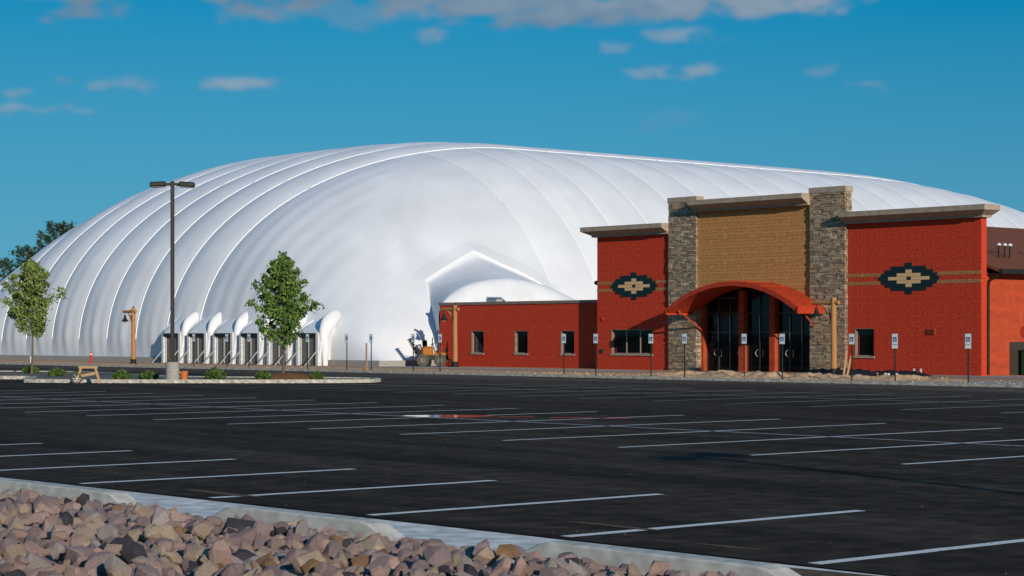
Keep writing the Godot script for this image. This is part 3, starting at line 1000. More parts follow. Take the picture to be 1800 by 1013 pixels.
func make_entrance(b: Node3D, z: float):
	var back := z - 0.62
	var st := mb()
	# jambs and columns
	for q in [[23.9, 24.10, 3.75], [31.95, 32.2, 3.75], [26.75, 27.13, 4.55], [29.0, 29.38, 4.55]]:
		st = mb()
		bx(st, Vector3(q[0], -0.05, back), Vector3(q[1], q[2], z - 0.22))
		part("entrance_column", st, M.red_smooth, b)
	# glazing in three bays: [x0, x1, top]
	for q in [[24.10, 26.75, 4.2, 3], [27.13, 29.0, 4.6, 2], [29.38, 31.95, 4.3, 3]]:
		var fr := mb()
		var k := 0.045
		var zf := back + 0.06
		var n: int = q[3]
		var w: float = (q[1] - q[0]) / n
		for i in n + 1:
			var x: float = q[0] + w * i
			bx(fr, Vector3(maxf(x - k, q[0] + 0.002), 0.0, zf - 0.05), Vector3(minf(x + k, q[1] - 0.002), q[2], zf + 0.06))
		for yy in [0.05, 2.25, 3.3, q[2] - 0.05]:
			bx(fr, Vector3(q[0] + 0.003, yy - 0.05, zf - 0.045), Vector3(q[1] - 0.003, yy + 0.05, zf + 0.055))
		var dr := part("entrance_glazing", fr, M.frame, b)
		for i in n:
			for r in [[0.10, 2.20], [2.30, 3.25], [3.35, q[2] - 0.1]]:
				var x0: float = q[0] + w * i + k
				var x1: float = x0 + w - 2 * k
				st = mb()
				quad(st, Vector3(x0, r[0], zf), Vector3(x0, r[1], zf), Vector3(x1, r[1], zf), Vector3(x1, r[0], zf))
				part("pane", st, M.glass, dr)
			# curved pull and the bright edge of each leaf
			var hx: float = q[0] + w * i + (w - 0.16 if i % 2 == 0 else 0.16)
			var bow: float = 0.10 if i % 2 == 0 else -0.10
			st = mb()
			tube(st, [Vector3(hx, 0.90, zf + 0.03), Vector3(hx - bow, 1.0, zf + 0.08), Vector3(hx - bow * 1.2, 1.10, zf + 0.09), Vector3(hx - bow, 1.20, zf + 0.08), Vector3(hx, 1.30, zf + 0.03)], 0.018, 6)
			part("door_pull", st, M.steel, dr)
			if i > 0:
				st = mb()
				bx(st, Vector3(q[0] + w * i - 0.02, 1.75, zf + 0.061), Vector3(q[0] + w * i + 0.02, 3.1, zf + 0.085))
				part("glazing_bar", st, M.galv, dr)
	# barrel canopy
	var n2 := 36
	var cx := 28.30
	var R := 8.62
	var ro := R
	var ri := R - 0.24
	var a0 := asin(4.72 / R)
	var yc := 4.98 - R
	var zb := z + 0.02
	var zf2 := z + 2.15
	var ou := []
	var inn := []
	for i in n2 + 1:
		var a := lerpf(-a0, a0, float(i) / n2)
		ou.append(Vector2(cx + sin(a) * ro, yc + cos(a) * ro))
		inn.append(Vector2(cx + sin(a) * ri, yc + cos(a) * ri))
	st = mb()
	var V := func(p: Vector2, zz: float) -> Vector3: return Vector3(p.x, p.y, zz)
	for i in n2:
		quad(st, V.call(ou[i], zf2), V.call(ou[i], zb), V.call(ou[i + 1], zb), V.call(ou[i + 1], zf2))
	var can := part("canopy_roof", st, M.orange_metal, b)
	st = mb()
	for i in n2:
		quad(st, V.call(inn[i], zf2 - 0.04), V.call(inn[i + 1], zf2 - 0.04), V.call(inn[i + 1], zb), V.call(inn[i], zb))
	part("soffit", st, M.orange_metal, can)
	st = mb()
	for i in n2:
		quad(st, V.call(inn[i], zf2 + 0.03), V.call(ou[i], zf2 + 0.03), V.call(ou[i + 1], zf2 + 0.03), V.call(inn[i + 1], zf2 + 0.03))
		quad(st, V.call(ou[i], zf2 + 0.03), V.call(ou[i], zf2 - 0.04), V.call(ou[i + 1], zf2 - 0.04), V.call(ou[i + 1], zf2 + 0.03))
		quad(st, V.call(inn[i], zf2 - 0.04), V.call(inn[i], zf2 + 0.03), V.call(inn[i + 1], zf2 + 0.03), V.call(inn[i + 1], zf2 - 0.04))
	part("front_fascia", st, M.orange_metal, can)
	for sg in [-1.0, 1.0]:
		var p: Vector2 = ou[0] if sg < 0 else ou[n2]
		st = mb()
		bx(st, Vector3(p.x - (0.12 if sg < 0 else 0.0), p.y - 0.36, zb), Vector3(p.x + (0.0 if sg < 0 else 0.12), p.y + 0.03, zf2 + 0.03))
		part("end_fascia", st, M.orange_metal, can)
		st = mb()
		tube(st, [Vector3(cx + sg * 4.45, 3.45, z + 1.55), Vector3(cx + sg * 4.15, 2.3, z - 0.18)], 0.05, 8)
		part("strut", st, M.red_smooth, can)
	# standing seams on the canopy
	for i in range(2, n2, 4):
		st = mb()
		var p: Vector2 = ou[i]
		var c := Transform3D(Basis(Vector3.BACK, -lerpf(-a0, a0, float(i) / n2)), Vector3(p.x, p.y, 0))
		bx(st, Vector3(-0.015, -0.01, zb), Vector3(0.015, 0.04, zf2), c)
		part("seam", st, M.orange_metal, can)
	# blue crossed decoration inside the right bay
	st = mb()
	for a in [0.5, -0.5, 1.3, -1.3]:
		cbx(st, Vector3.ZERO, Vector3(0.05, 0.62, 0.02), Transform3D(Basis(Vector3.BACK, a), Vector3(31.2, 1.35, back - 0.25)))
		cbx(st, Vector3.ZERO, Vector3(0.05, 0.62, 0.02), Transform3D(Basis(Vector3.BACK, a), Vector3(25.4, 1.35, back - 0.25)))
	part("inside_decoration", st, M.sign_blue, b)

# ---------------------------------------------------------------- lot and setting
func sheet(st: SurfaceTool, pts: Array, y: float):
	var poly := PackedVector2Array()
	for p in pts: poly.append(p)
	var ix := Geometry2D.triangulate_polygon(poly)
	for i in ix.size() / 3:
		var a := poly[ix[i * 3]]
		var b := poly[ix[i * 3 + 1]]
		var c := poly[ix[i * 3 + 2]]
		if (b - a).cross(c - a) < 0.0:
			var q := b
			b = c
			c = q
		for p in [a, b, c]:
			st.set_normal(Vector3.UP)
			st.set_uv2(p)
			st.add_vertex(Vector3(p.x, y, p.y))

func rect_poly(s0: float, s1: float, t0: float, t1: float) -> Array:
	return [Vector2(s0, -t0), Vector2(s1, -t0), Vector2(s1, -t1), Vector2(s0, -t1)]

func at_site(o: Node3D) -> Node3D:
	o.position = site(0, 0, 0)
	o.rotation.y = yaw
	return o

func make_lot():
	var st := mb()
	sheet(st, [Vector2(-2500, -2500), Vector2(2500, -2500), Vector2(2500, 2500), Vector2(-2500, 2500)], -0.06)
	struct("ground", st, M.dry_grass)
	st = mb()
	sheet(st, rect_poly(-160, 220, -69.95, -15.45), 0.0)
	var lot: Node3D = at_site(struct("parking_lot", st, M.asphalt))
	var line := func(s0, s1, t0, t1, m):
		var l := mb()
		# slightly ragged edges
		var along_t: bool = absf(t1 - t0) > absf(s1 - s0)
		var n := 14
		for i in n:
			var f0 := float(i) / n
			var f1 := float(i + 1) / n
			if along_t:
				var wob := rng.randf_range(-0.006, 0.006)
				sheet(l, rect_poly(s0 + wob, s1 + wob, lerpf(t0, t1, f0), lerpf(t0, t1, f1)), 0.004)
			else: sheet(l, rect_poly(lerpf(s0, s1, f0), lerpf(s0, s1, f1), t0, t1), 0.0075)
		part("stall_line", l, m, lot)
	for k in range(-14, 9):
		var s := 84.4 + 3.36 * k
		line.call(s - 0.085, s + 0.085, -69.8, -65.0, M.stall_paint)
	for k in range(-14, 9):
		var s := 79.3 + 3.3 * k
		line.call(s - 0.07, s + 0.07, -57.6, -45.6, M.stall_paint)
	for k in range(-17, 10):
		var s := 74.0 + 3.3 * k
		line.call(s - 0.08, s + 0.08, -38.2, -26.0, M.stall_paint_worn)
	line.call(34.0, 120.0, -51.70, -51.52, M.stall_paint_worn)
	line.call(30.0, 110.0, -32.18, -32.02, M.stall_paint_worn)
	# earth strip, concrete walk, far kerb
	st = mb()
	sheet(st, rect_poly(-160, 220, -15.2, -9.0), 0.09)
	at_site(struct("earth_strip", st, M.earth))
	st = mb()
	sheet(st, rect_poly(-160, 220, -9.0, 60.0), 0.086)
	at_site(struct("bare_ground", st, M.earth_red))
	st = mb()
	sheet(st, rect_poly(-2.0, 24.0, -6.2, -3.2), 0.094)
	at_site(struct("concrete_walk", st, M.kerb))
	st = mb()
	sheet(st, rect_poly(46.0, 80.0, -14.9, -9.5), 0.096)
	sheet(st, rect_poly(38.5, 60.0, -4.5, -0.95), 0.098)
	at_site(struct("corner_pavement", st, M.concrete))
	st = mb()
	for k in 60:
		bx(st, Vector3(-100 + k * 3.05, -0.05, 15.17), Vector3(-100 + k * 3.05 + 3.04, 0.12, 15.47))
	at_site(struct("far_kerb", st, M.kerb))
	# gutter pan and near kerb with drainage gaps
	st = mb()
	sheet(st, rect_poly(-60, 200, -71.75, -69.95), -0.012)
	at_site(struct("gutter_pan", st, M.pan))
	var nk := Node3D.new()
	nk.name = "near_kerb"
	nk.set_meta("kind", "structure")
	add_child(nk, true)
	at_site(nk)
	for q in [[60.0, 65.4], [67.2, 70.6], [72.4, 75.8], [77.0, 81.75], [83.45, 86.95], [88.75, 92.45], [94.2, 97.8], [99.6, 103.2], [105.0, 109.0]]:
		st = mb()
		var prof := []   # cross-sections along the kerb: sloped ends
		var a: float = q[0]
		var c: float = q[1]
		for e in [[a, 0.0], [a + 0.10, 0.022], [a + 0.42, 0.150], [a + 0.55, 0.172], [(a + c) / 2, 0.174], [c - 0.55, 0.172], [c - 0.42, 0.150], [c - 0.10, 0.022], [c, 0.0]]:
			var x: float = e[0]
			var h: float = e[1]
			prof.append([Vector3(x, -0.10, 71.46), Vector3(x, h - 0.02, 71.45), Vector3(x, h, 71.43), Vector3(x, h, 71.20), Vector3(x, h - 0.03, 71.16), Vector3(x, -0.10, 71.12)])
		for i in prof.size() - 1:
			for k in 5:
				quad(st, prof[i][k], prof[i][k + 1], prof[i + 1][k + 1], prof[i + 1][k])
		part("kerb_length", st, M.kerb_near, nk)
	# silt washed into the gutter on the right, and a few pale stains on the asphalt
	st = mb()
	sheet(st, [Vector2(88.9, 70.6), Vector2(90.5, 70.2), Vector2(92.0, 70.05), Vector2(95.0, 70.0), Vector2(99.0, 70.1), Vector2(99.0, 71.4), Vector2(88.9, 71.4)], -0.006)
	at_site(struct("gutter_silt", st, M.mud))
	for q in [[87.2, 68.6, 0.9, 0.10], [89.6, 69.3, 0.5, 0.07], [80.5, 69.3, 1.2, 0.12], [84.0, 58.8, 0.4, 0.05]]:
		st = mb()
		var pts := []
		for k in 14:
			var a := TAU * k / 14
			var r := rng.randf_range(0.6, 1.1)
			pts.append(Vector2(q[0] + cos(a) * q[2] * r, q[1] + sin(a) * q[3] * r))
		sheet(st, pts, 0.006)
		at_site(struct("sand_stain", st, M.mud))
	# dust tracked on to the lane nearest the building site
	for q in [[-21.5, -15.452, M.asphalt_dusty, 0.003, "dusty_lane"], [-29.0, -21.5, M.asphalt_dull, 0.002, "dusty_lane"]]:
		st = mb()
		var poly := []
		for k in 60: poly.append(Vector2(-160 + k * 6.3, -(q[0] + rng.randf_range(-0.8, 0.8))))
		poly.append(Vector2(212, -(q[1])))
		poly.append(Vector2(-160, -(q[1])))
		sheet(st, poly, q[3])
		at_site(struct(q[4], st, q[2]))
	# puddle
	st = mb()
	var pp := []
	for k in 20:
		var a := TAU * k / 20
		var r := rng.randf_range(0.75, 1.0)
		pp.append(Vector2(-1.7 + cos(a) * 1.35 * r, -52.8 + sin(a) * 1.0 * r))
	sheet(st, pp, 0.005)
	tag(part("puddle", st, M.water, self), "shallow rain puddle mirroring the dome on dark asphalt", "puddle")
	for q in [[0.1, -52.4, 1.0, "painted red building reflection on the asphalt touching the puddle"], [1.5, -51.9, 1.2, "middle painted red building reflection on the asphalt right of the puddle"], [2.6, -51.4, 0.9, "painted red building reflection on the asphalt farthest from the puddle"]]:
		st = mb()  # thin strip painted as the red building's reflection beside the water
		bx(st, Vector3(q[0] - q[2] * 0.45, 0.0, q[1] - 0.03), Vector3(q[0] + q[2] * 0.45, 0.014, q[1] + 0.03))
		tag(part("red_reflection", st, M.reflection_red, self), q[3], "strip", "painted red reflections by the puddle")

func chaikin(p: Array, n: int) -> Array:
	for it in n:
		var o := []
		for i in p.size():
			var a: Vector2 = p[i]
			var b: Vector2 = p[(i + 1) % p.size()]
			o.append(a.lerp(b, 0.25))
			o.append(a.lerp(b, 0.75))
		p = o
	return p

func make_island():
	var pts := [Vector2(-6.3, -89.3), Vector2(-14.0, -88.9), Vector2(-21.3, -89.8), Vector2(-22.0, -91.5), Vector2(-22.4, -96.3), Vector2(-23.4, -97.1), Vector2(-45, -97.4), Vector2(-46, -112), Vector2(-26, -111.5), Vector2(-22, -109), Vector2(-19.5, -103), Vector2(-16.5, -98), Vector2(-13, -95.5), Vector2(-6.6, -94.2), Vector2(-5.7, -92)]
	var outer := PackedVector2Array(chaikin(pts, 2))
	var inner := Geometry2D.offset_polygon(outer, -0.24)[0]
	var top := Geometry2D.offset_polygon(outer, -0.03)[0]
	var st := mb()
	sheet(st, Array(inner), 0.11)
	var bed := struct("planting_bed", st, M.gravel_bed)
	# kerb: nearest points on the inner outline
	var kerb := Node3D.new()
	kerb.name = "island_kerb"
	kerb.set_meta("kind", "structure")
	add_child(kerb, true)
	var total := outer.size()
	var close := func(p: Vector2, poly: PackedVector2Array) -> Vector2:
		var best := poly[0]
		for i in poly.size():
			var q := Geometry2D.get_closest_point_to_segment(p, poly[i], poly[(i + 1) % poly.size()])
			if q.distance_to(p) < best.distance_to(p): best = q
		return best
	st = mb()
	var count := 0
	for i in total:
		var a := outer[i]
		var b := outer[(i + 1) % total]
		var pieces := maxi(1, int(a.distance_to(b) / 3.0))
		for k in pieces:
			var p := a.lerp(b, float(k) / pieces)
			var q := a.lerp(b, float(k + 1) / pieces)
			var ti: Vector2 = close.call(p, top)
			var tj: Vector2 = close.call(q, top)
			var ii: Vector2 = close.call(p, inner)
			var ij: Vector2 = close.call(q, inner)
			var w := func(v: Vector2, y: float) -> Vector3: return Vector3(v.x, y, v.y)
			for e in [[p, q, -0.05, p, q, 0.13], [p, q, 0.13, ti, tj, 0.16], [ti, tj, 0.16, ii, ij, 0.16], [ii, ij, 0.16, ii, ij, 0.05]]:
				quad(st, w.call(e[0], e[2]), w.call(e[1], e[2]), w.call(e[4], e[5]), w.call(e[3], e[5]))
	part("kerb_ring", st, M.kerb, kerb)

# ---------------------------------------------------------------- rocks
func rock_mesh(sd: int) -> ArrayMesh:
	# broken stone: the hull of a few scattered points, so that every face is flat and every edge sharp
	var r := RandomNumberGenerator.new()
	r.seed = sd
	var pts := []
	var n := r.randi_range(17, 25)
	var sc := Vector3(r.randf_range(1.0, 1.4), r.randf_range(0.65, 0.95), r.randf_range(0.8, 1.15))
	for k in n:
		var y := 1.0 - 2.0 * (k + 0.5) / n
		var a := k * 2.39996 + r.randf_range(-0.6, 0.6)
		var q := sqrt(1.0 - y * y)
		var v := Vector3(cos(a) * q, y + r.randf_range(-0.2, 0.2), sin(a) * q).normalized()
		# pull towards a box so that the stone looks split, not round
		var m := maxf(absf(v.x), maxf(absf(v.y), absf(v.z)))
		pts.append(v.lerp(v / m, 0.55) * r.randf_range(0.72, 1.0) * sc)
	var st := mb()
	for i in n:
		for j in range(i + 1, n):
			for k in range(j + 1, n):
				var nn: Vector3 = (pts[j] - pts[i]).cross(pts[k] - pts[i])
				var pos := false
				var neg := false
				for q in n:
					if q == i or q == j or q == k: continue
					if nn.dot(pts[q] - pts[i]) > 0.0: pos = true
					else: neg = true
					if pos and neg: break
				if pos and neg: continue
				if pos: tri(st, pts[i], pts[j], pts[k])
				else: tri(st, pts[i], pts[k], pts[j])
	return st.commit()

func make_rocks():
	var meshes := []
	for k in 14: meshes.append(rock_mesh(100 + k))
	grain("rock_tone", 0.02, 0.52, 1.0, FastNoiseLite.TYPE_SIMPLEX_SMOOTH, 5)
	var kinds := [["purple-grey", Color(0.52, 0.385, 0.38), 32], ["pinkish brown", Color(0.76, 0.52, 0.45), 30], ["warm tan", Color(0.80, 0.61, 0.46), 14], ["rusty orange", Color(0.52, 0.30, 0.15), 4], ["dark slate", Color(0.11, 0.10, 0.125), 9], ["pale grey", Color(0.68, 0.58, 0.54), 11]]
	var mats := []
	for k in kinds.size():
		var m := mat("rock_%d" % k, kinds[k][1], 0.9, "rock_tone", 2.4, "lumps", 1.2)
		m.uv1_world_triplanar = false
		mats.append(m)
	var pick := func() -> int:
		var w := rng.randi() % 100
		for k in kinds.size():
			w -= kinds[k][2]
			if w < 0: return k
		return 0
	# soil under the bank
	var rows := []
	for i in 9:
		var row := []
		for j in 40:
			var d := i * 1.1
			row.append(Vector3(60.0 + j * 1.25, bank_h(d) - 0.10, 71.47 + d))
		rows.append(row)
	var st := mb()
	grid(st, rows, true)
	at_site(struct("rock_bank_soil", st, M.bank_soil))
	var list := []
	for layer in 2:
		var s := 70.0
		while s < 101.0:
			var d := 0.10
			while d < 7.6:
				var r := (0.040 + 0.058 * pow(rng.randf(), 1.3)) * (1.0 if rng.randf() > 0.08 else 1.5)
				var ss := s + rng.randf_range(-0.07, 0.07)
				var dd := maxf(d + rng.randf_range(-0.07, 0.07), r * 0.85)
				var y := bank_h(dd) + (0.0 if layer == 0 else r * 0.85) + rng.randf_range(-0.06, 0.08)
				# keep the drainage gaps partly open
				var gap := (ss > 82.0 and ss < 83.2) or (ss > 87.1 and ss < 88.5)
				if (gap and dd < 0.45) or (layer == 1 and rng.randf() < 0.45):
					d += 0.16
					continue
				if layer == 1 and dd < 0.7: y -= 0.09
				list.append([site(ss, y, -71.47 - dd), r])
				d += 0.128
			s += 0.138
	# the ones that show largest become things of their own
	var scored := []
	for i in list.size():
		var p: Vector3 = list[i][0]
		var z := -p.z
		var inside := absf(p.x) < z * 0.252 and (2.1 - p.y) / z < 0.1195 and z > 3.0
		scored.append([list[i][1] / z * (1.6 if i > list.size() / 2 else 1.0) * (1.0 + p.y) if inside else 0.0, i])
	scored.sort_custom(func(a, b): return a[0] > b[0])
	var chosen := {}
	for k in 300:
		if scored[k][0] > 0.0: chosen[scored[k][1]] = true
	var per := []
	for k in meshes.size(): per.append([])
	var named := {}
	for i in list.size():
		var p: Vector3 = list[i][0]
		var r: float = list[i][1]
		var bs := Basis.from_euler(Vector3(rng.randf_range(-1.1, 1.1), rng.randf_range(0, TAU), rng.randf_range(-1.1, 1.1))).scaled(Vector3(rng.randf_range(0.8, 1.15), rng.randf_range(0.8, 1.2), rng.randf_range(0.8, 1.15)) * r * 1.10)
		var q := rng.randi() % meshes.size()
		var kd: int = pick.call()
		if chosen.has(i):
			var o := MeshInstance3D.new()
			o.name = numbered("rock")
			o.mesh = meshes[q]
			o.material_override = mats[kd]
			o.transform = Transform3D(bs, p)
			add_child(o, true)
			var back := Vector2(p.x - OX, -p.z - OZ).dot(Vector2(-UZ, UX)) + 71.47
			var along := Vector2(p.x - OX, -p.z - OZ).dot(Vector2(UX, UZ))
			var zone: String = "left of first kerb gap" if along < 81.9 else ("by first kerb gap" if along < 83.4 else ("between kerb gaps" if along < 87.0 else ("by second kerb gap" if along < 88.8 else "right of second kerb gap")))
			var row: String = "at the kerb" if back > -0.6 else ("near the kerb" if back > -1.6 else ("mid-bank" if back > -2.9 else "low in bank"))
			var word := "small" if r < 0.07 else ("middling" if r < 0.095 else "large")
			var text := "%s %s rock %s, %s" % [word, kinds[kd][0], row, zone]
			if not named.has(text): named[text] = []
			named[text].append(o)
		else:
			per[q].append([Transform3D(bs, p), kd])
	var ordinal := ["first", "second", "third", "fourth", "fifth", "sixth", "seventh", "eighth", "ninth", "tenth", "eleventh", "twelfth", "thirteenth", "fourteenth", "fifteenth", "sixteenth", "seventeenth", "eighteenth", "nineteenth", "twentieth"]
	for text in named:
		var some: Array = named[text]
		some.sort_custom(func(a, b): return a.position.x / -a.position.z < b.position.x / -b.position.z)
		for k in some.size():
			var tail := "" if some.size() == 1 else (", %s from left" % ordinal[mini(k, 19)])
			tag(some[k], text + tail, "rock", "riprap rocks in the bank")
	var bank := Node3D.new()
	bank.name = "riprap_bank"
	tag(bank, "bank of smaller broken riprap stones filling between the rocks", "riprap", "", "stuff")
	add_child(bank, true)
	var tinted := mat("rock_mixed", Color(1, 1, 1), 0.9, "rock_tone", 2.4, "lumps", 1.2)
	tinted.uv1_world_triplanar = false
	tinted.vertex_color_use_as_albedo = true
	for q in meshes.size():
		var mm := MultiMesh.new()
		mm.transform_format = MultiMesh.TRANSFORM_3D
		mm.use_colors = true
		mm.mesh = meshes[q]
		mm.instance_count = per[q].size()
		for k in per[q].size():
			mm.set_instance_transform(k, per[q][k][0])
			mm.set_instance_color(k, kinds[per[q][k][1]][1])
		var mi := MultiMeshInstance3D.new()
		mi.name = "stones"
		mi.multimesh = mm
		mi.material_override = tinted
		mi.set_meta("kind", "stuff")
		bank.add_child(mi, true)

func bank_h(d: float) -> float:
	return -0.11 + 0.20 * smoothstep(0.1, 1.7, d) + 0.018 * d

# ---------------------------------------------------------------- plants
func leaf(st: SurfaceTool, p: Vector3, size: float, c: Color):
	var b := Basis.from_euler(Vector3(rng.randf_range(-0.9, 0.9), rng.randf_range(0, TAU), rng.randf_range(-0.9, 0.9)))
	st.set_color(c)
	var x := b.x * size * 0.5
	var y := b.y * size * 0.62
	var z := b.z * size * 0.16
	tri(st, p - y, p - x + z, p + y)
	tri(st, p - y, p + y, p + x + z)

func broadleaf(called: String, label: String, at: Vector3, prof: Array, base: float, leaves: int, size: float, pal: Array, gap: float, sd: int):
	rng.seed = sd
	var t := thing(called, label, "tree", at, 0.0, "")
	var top: float = prof[prof.size() - 1][0]
	var hw := func(h: float) -> float:
		for i in prof.size() - 1:
			if h <= prof[i + 1][0]: return lerpf(prof[i][1], prof[i + 1][1], clampf((h - prof[i][0]) / (prof[i + 1][0] - prof[i][0]), 0.0, 1.0))
		return 0.05
	var tr := mb()
	var stem := []
	var rad := []
	for i in 12:
		var f := i / 11.0
		stem.append(Vector3(sin(f * 5.0) * 0.05, -0.05 + f * top * 0.93, cos(f * 4.0) * 0.05 - 0.05))
		rad.append(lerpf(0.062, 0.012, f) + (0.035 if i == 0 else 0.0))
	tube(tr, stem, rad, 8)
	var cr := mb()
	var limbs := mb()
	var n := 38
	var clumps := []
	for i in n:
		var f := pow((i + 0.5) / n, 0.85)
		var h: float = lerpf(base - 0.1, top * 0.95, f)
		var a := i * 2.39996 + rng.randf_range(-0.3, 0.3)
		var rise: float = lerpf(0.55, 0.9, f)
		var r: float = hw.call(minf(h + rise * 0.5, top)) * rng.randf_range(1.0 - gap, 1.12) * (1.0 + 0.20 * sin(a * 2.0 + h * 2.3))
		var p0 := Vector3(0, h - 0.1, 0)
		var p1 := Vector3(cos(a) * r, h + rise * (0.45 + 0.5 * r), sin(a) * r)
		p1.y = minf(p1.y, top)
		var mid := p0.lerp(p1, 0.5) + Vector3(0, 0.1, 0)
		tube(limbs, [p0, mid, p1], [0.022, 0.014, 0.006], 5, false)
		for k in 5:
			var g := lerpf(0.3, 1.0, k / 4.0)
			clumps.append([p0.lerp(p1, g) + Vector3(rng.randfn() * 0.1, rng.randfn() * 0.08 + 0.06, rng.randfn() * 0.1), rng.randf_range(0.13, 0.30) * (0.7 + 0.4 * r) * lerpf(1.25, 0.75, k / 4.0), rng.randf_range(0.75, 1.2)])
	for c in clumps:
		var m := int(leaves / clumps.size() * rng.randf_range(0.6, 1.4))
		for k in m:
			var d: Vector3 = Vector3(rng.randfn(), rng.randfn() * 0.8, rng.randfn()) * c[1] * 0.5
			var q: Vector3 = c[0] + d
			if Vector2(q.x, q.z).length() > hw.call(q.y) * 1.5 + 0.10: continue
			if q.y < base - 0.15: continue
			var col: Color = pal[rng.randi() % pal.size()] * c[2] * rng.randf_range(0.8, 1.2)
			leaf(cr, q, size * rng.randf_range(0.7, 1.25), col)
	part("trunk", tr, M.bark, t)
	part("limb", limbs, M.bark, t)
	part("crown", cr, M.leaf, t)
	return t

func shrub(label: String, at: Vector3, r: float, h: float, n: int, sd: int):
	rng.seed = sd
	var t := thing("shrub", label, "shrub", at)
	var st := mb()
	for k in n:
		var a := rng.randf() * TAU
		var q := sqrt(rng.randf()) * r
		var p := Vector3(cos(a) * q, rng.randf() * h * (1.0 - 0.6 * q / r) + 0.03, sin(a) * q)
		leaf(st, p, rng.randf_range(0.06, 0.13), [Color(0.07, 0.12, 0.025), Color(0.11, 0.16, 0.035), Color(0.045, 0.085, 0.02)][rng.randi() % 3])
	part("foliage", st, M.shrub_leaf, t)
	st = mb()
	for k in 7:
		var a := TAU * k / 7
		tube(st, [Vector3(0, -0.02, 0), Vector3(cos(a) * r * 0.6, h * 0.6, sin(a) * r * 0.6)], [0.012, 0.005], 4, false)
	part("stem", st, M.bark, t)

func pine(label: String, at: Vector3, height: float, spread: float, sd: int):
	rng.seed = sd
	var t := thing("pine_tree", label, "tree", at)
	var tr := mb()
	tube(tr, [Vector3(0, -0.2, 0), Vector3(0.1, height * 0.5, 0), Vector3(0, height * 0.98, 0)], [0.28, 0.18, 0.04], 8)
	part("trunk", tr, M.bark, t)
	var lim := mb()
	var cr := mb()
	var y := height * 0.22
	while y < height * 0.99:
		var f := (y - height * 0.22) / (height * 0.78)
		var nb := rng.randi_range(4, 6)
		var off := rng.randf() * TAU
		for k in nb:
			var a := off + TAU * k / nb + rng.randf_range(-0.35, 0.35)
			var len := spread * (pow(1.0 - f, 0.5) + 0.10) * rng.randf_range(0.55, 1.1)
			var dir := Vector3(cos(a), 0, sin(a))
			var p0 := Vector3(0, y, 0)
			var p1 := p0 + dir * len * 0.6 + Vector3(0, len * 0.10, 0)
			var p2 := p0 + dir * len + Vector3(0, len * 0.38, 0)
			tube(lim, [p0, p1, p2], [0.07, 0.045, 0.015], 5, false)
			var m := int(len * 11.0) + 5
			for i in m:
				var g := lerpf(0.25, 1.02, sqrt(rng.randf()))
				var c := (p0.lerp(p1, g / 0.6) if g < 0.6 else p1.lerp(p2, (g - 0.6) / 0.4)) + Vector3(rng.randfn() * 0.16, rng.randfn() * 0.10 + 0.08, rng.randfn() * 0.16)
				var col: Color = [Color(0.018, 0.040, 0.022), Color(0.030, 0.055, 0.025), Color(0.050, 0.062, 0.022)][rng.randi() % 3]
				cr.set_color(col)
				for q in 9:
					var d := (dir * 0.5 + Vector3(rng.randfn(), rng.randfn() * 0.7 + 0.5, rng.randfn())).normalized() * rng.randf_range(0.22, 0.42)
					var w := d.cross(Vector3(rng.randfn(), rng.randfn(), rng.randfn())).normalized() * 0.03
					tri(cr, c - w, c + d, c + w)
		y += rng.randf_range(0.55, 0.95) * (0.6 + 0.5 * (1.0 - f))
	part("branch", lim, M.bark, t)
	part("crown", cr, M.pine_needle, t)

# ---------------------------------------------------------------- street furniture
func make_area_light(label: String, at: Vector3, turn: float) -> Node3D:
	var t := thing("light_pole", label, "light pole", at, turn, "")
	var st := mb()
	lathe(st, [[0.0, 0.80], [0.27, 0.80], [0.30, 0.77], [0.305, -0.1], [0.0, -0.1]], 24)
	part("concrete_base", st, M.concrete, t)
	st = mb()
	bx(st, Vector3(-0.20, 0.80, -0.20), Vector3(0.20, 0.90, 0.20))
	part("base_cover", st, M.dark_metal, t)
	st = mb()
	chamfer_box(st, Vector3(-0.085, 0.90, -0.085), Vector3(0.085, 8.75, 0.085), 0.02)
	part("pole", st, M.dark_metal, t)
	for k in [-1.0, 1.0]:
		var fr := Transform3D(Basis(Vector3.UP, 0.0 if k < 0 else PI) * Basis(Vector3.BACK, 0.06), Vector3(0, 8.62, 0))
		st = mb()
		chamfer_box(st, Vector3(-0.30, -0.06, -0.05), Vector3(-0.05, 0.06, 0.05), 0.015, fr)
		part("arm", st, M.dark_metal, t)
		st = mb()
		chamfer_box(st, Vector3(-0.98, -0.09, -0.30), Vector3(-0.28, 0.13, 0.30), 0.05, fr)
		var hd := part("lamp_head", st, M.dark_metal, t)
		st = mb()
		bx(st, Vector3(-0.90, -0.105, -0.24), Vector3(-0.36, -0.092, 0.24), fr)
		part("lens", st, M.galv, hd)
	return t

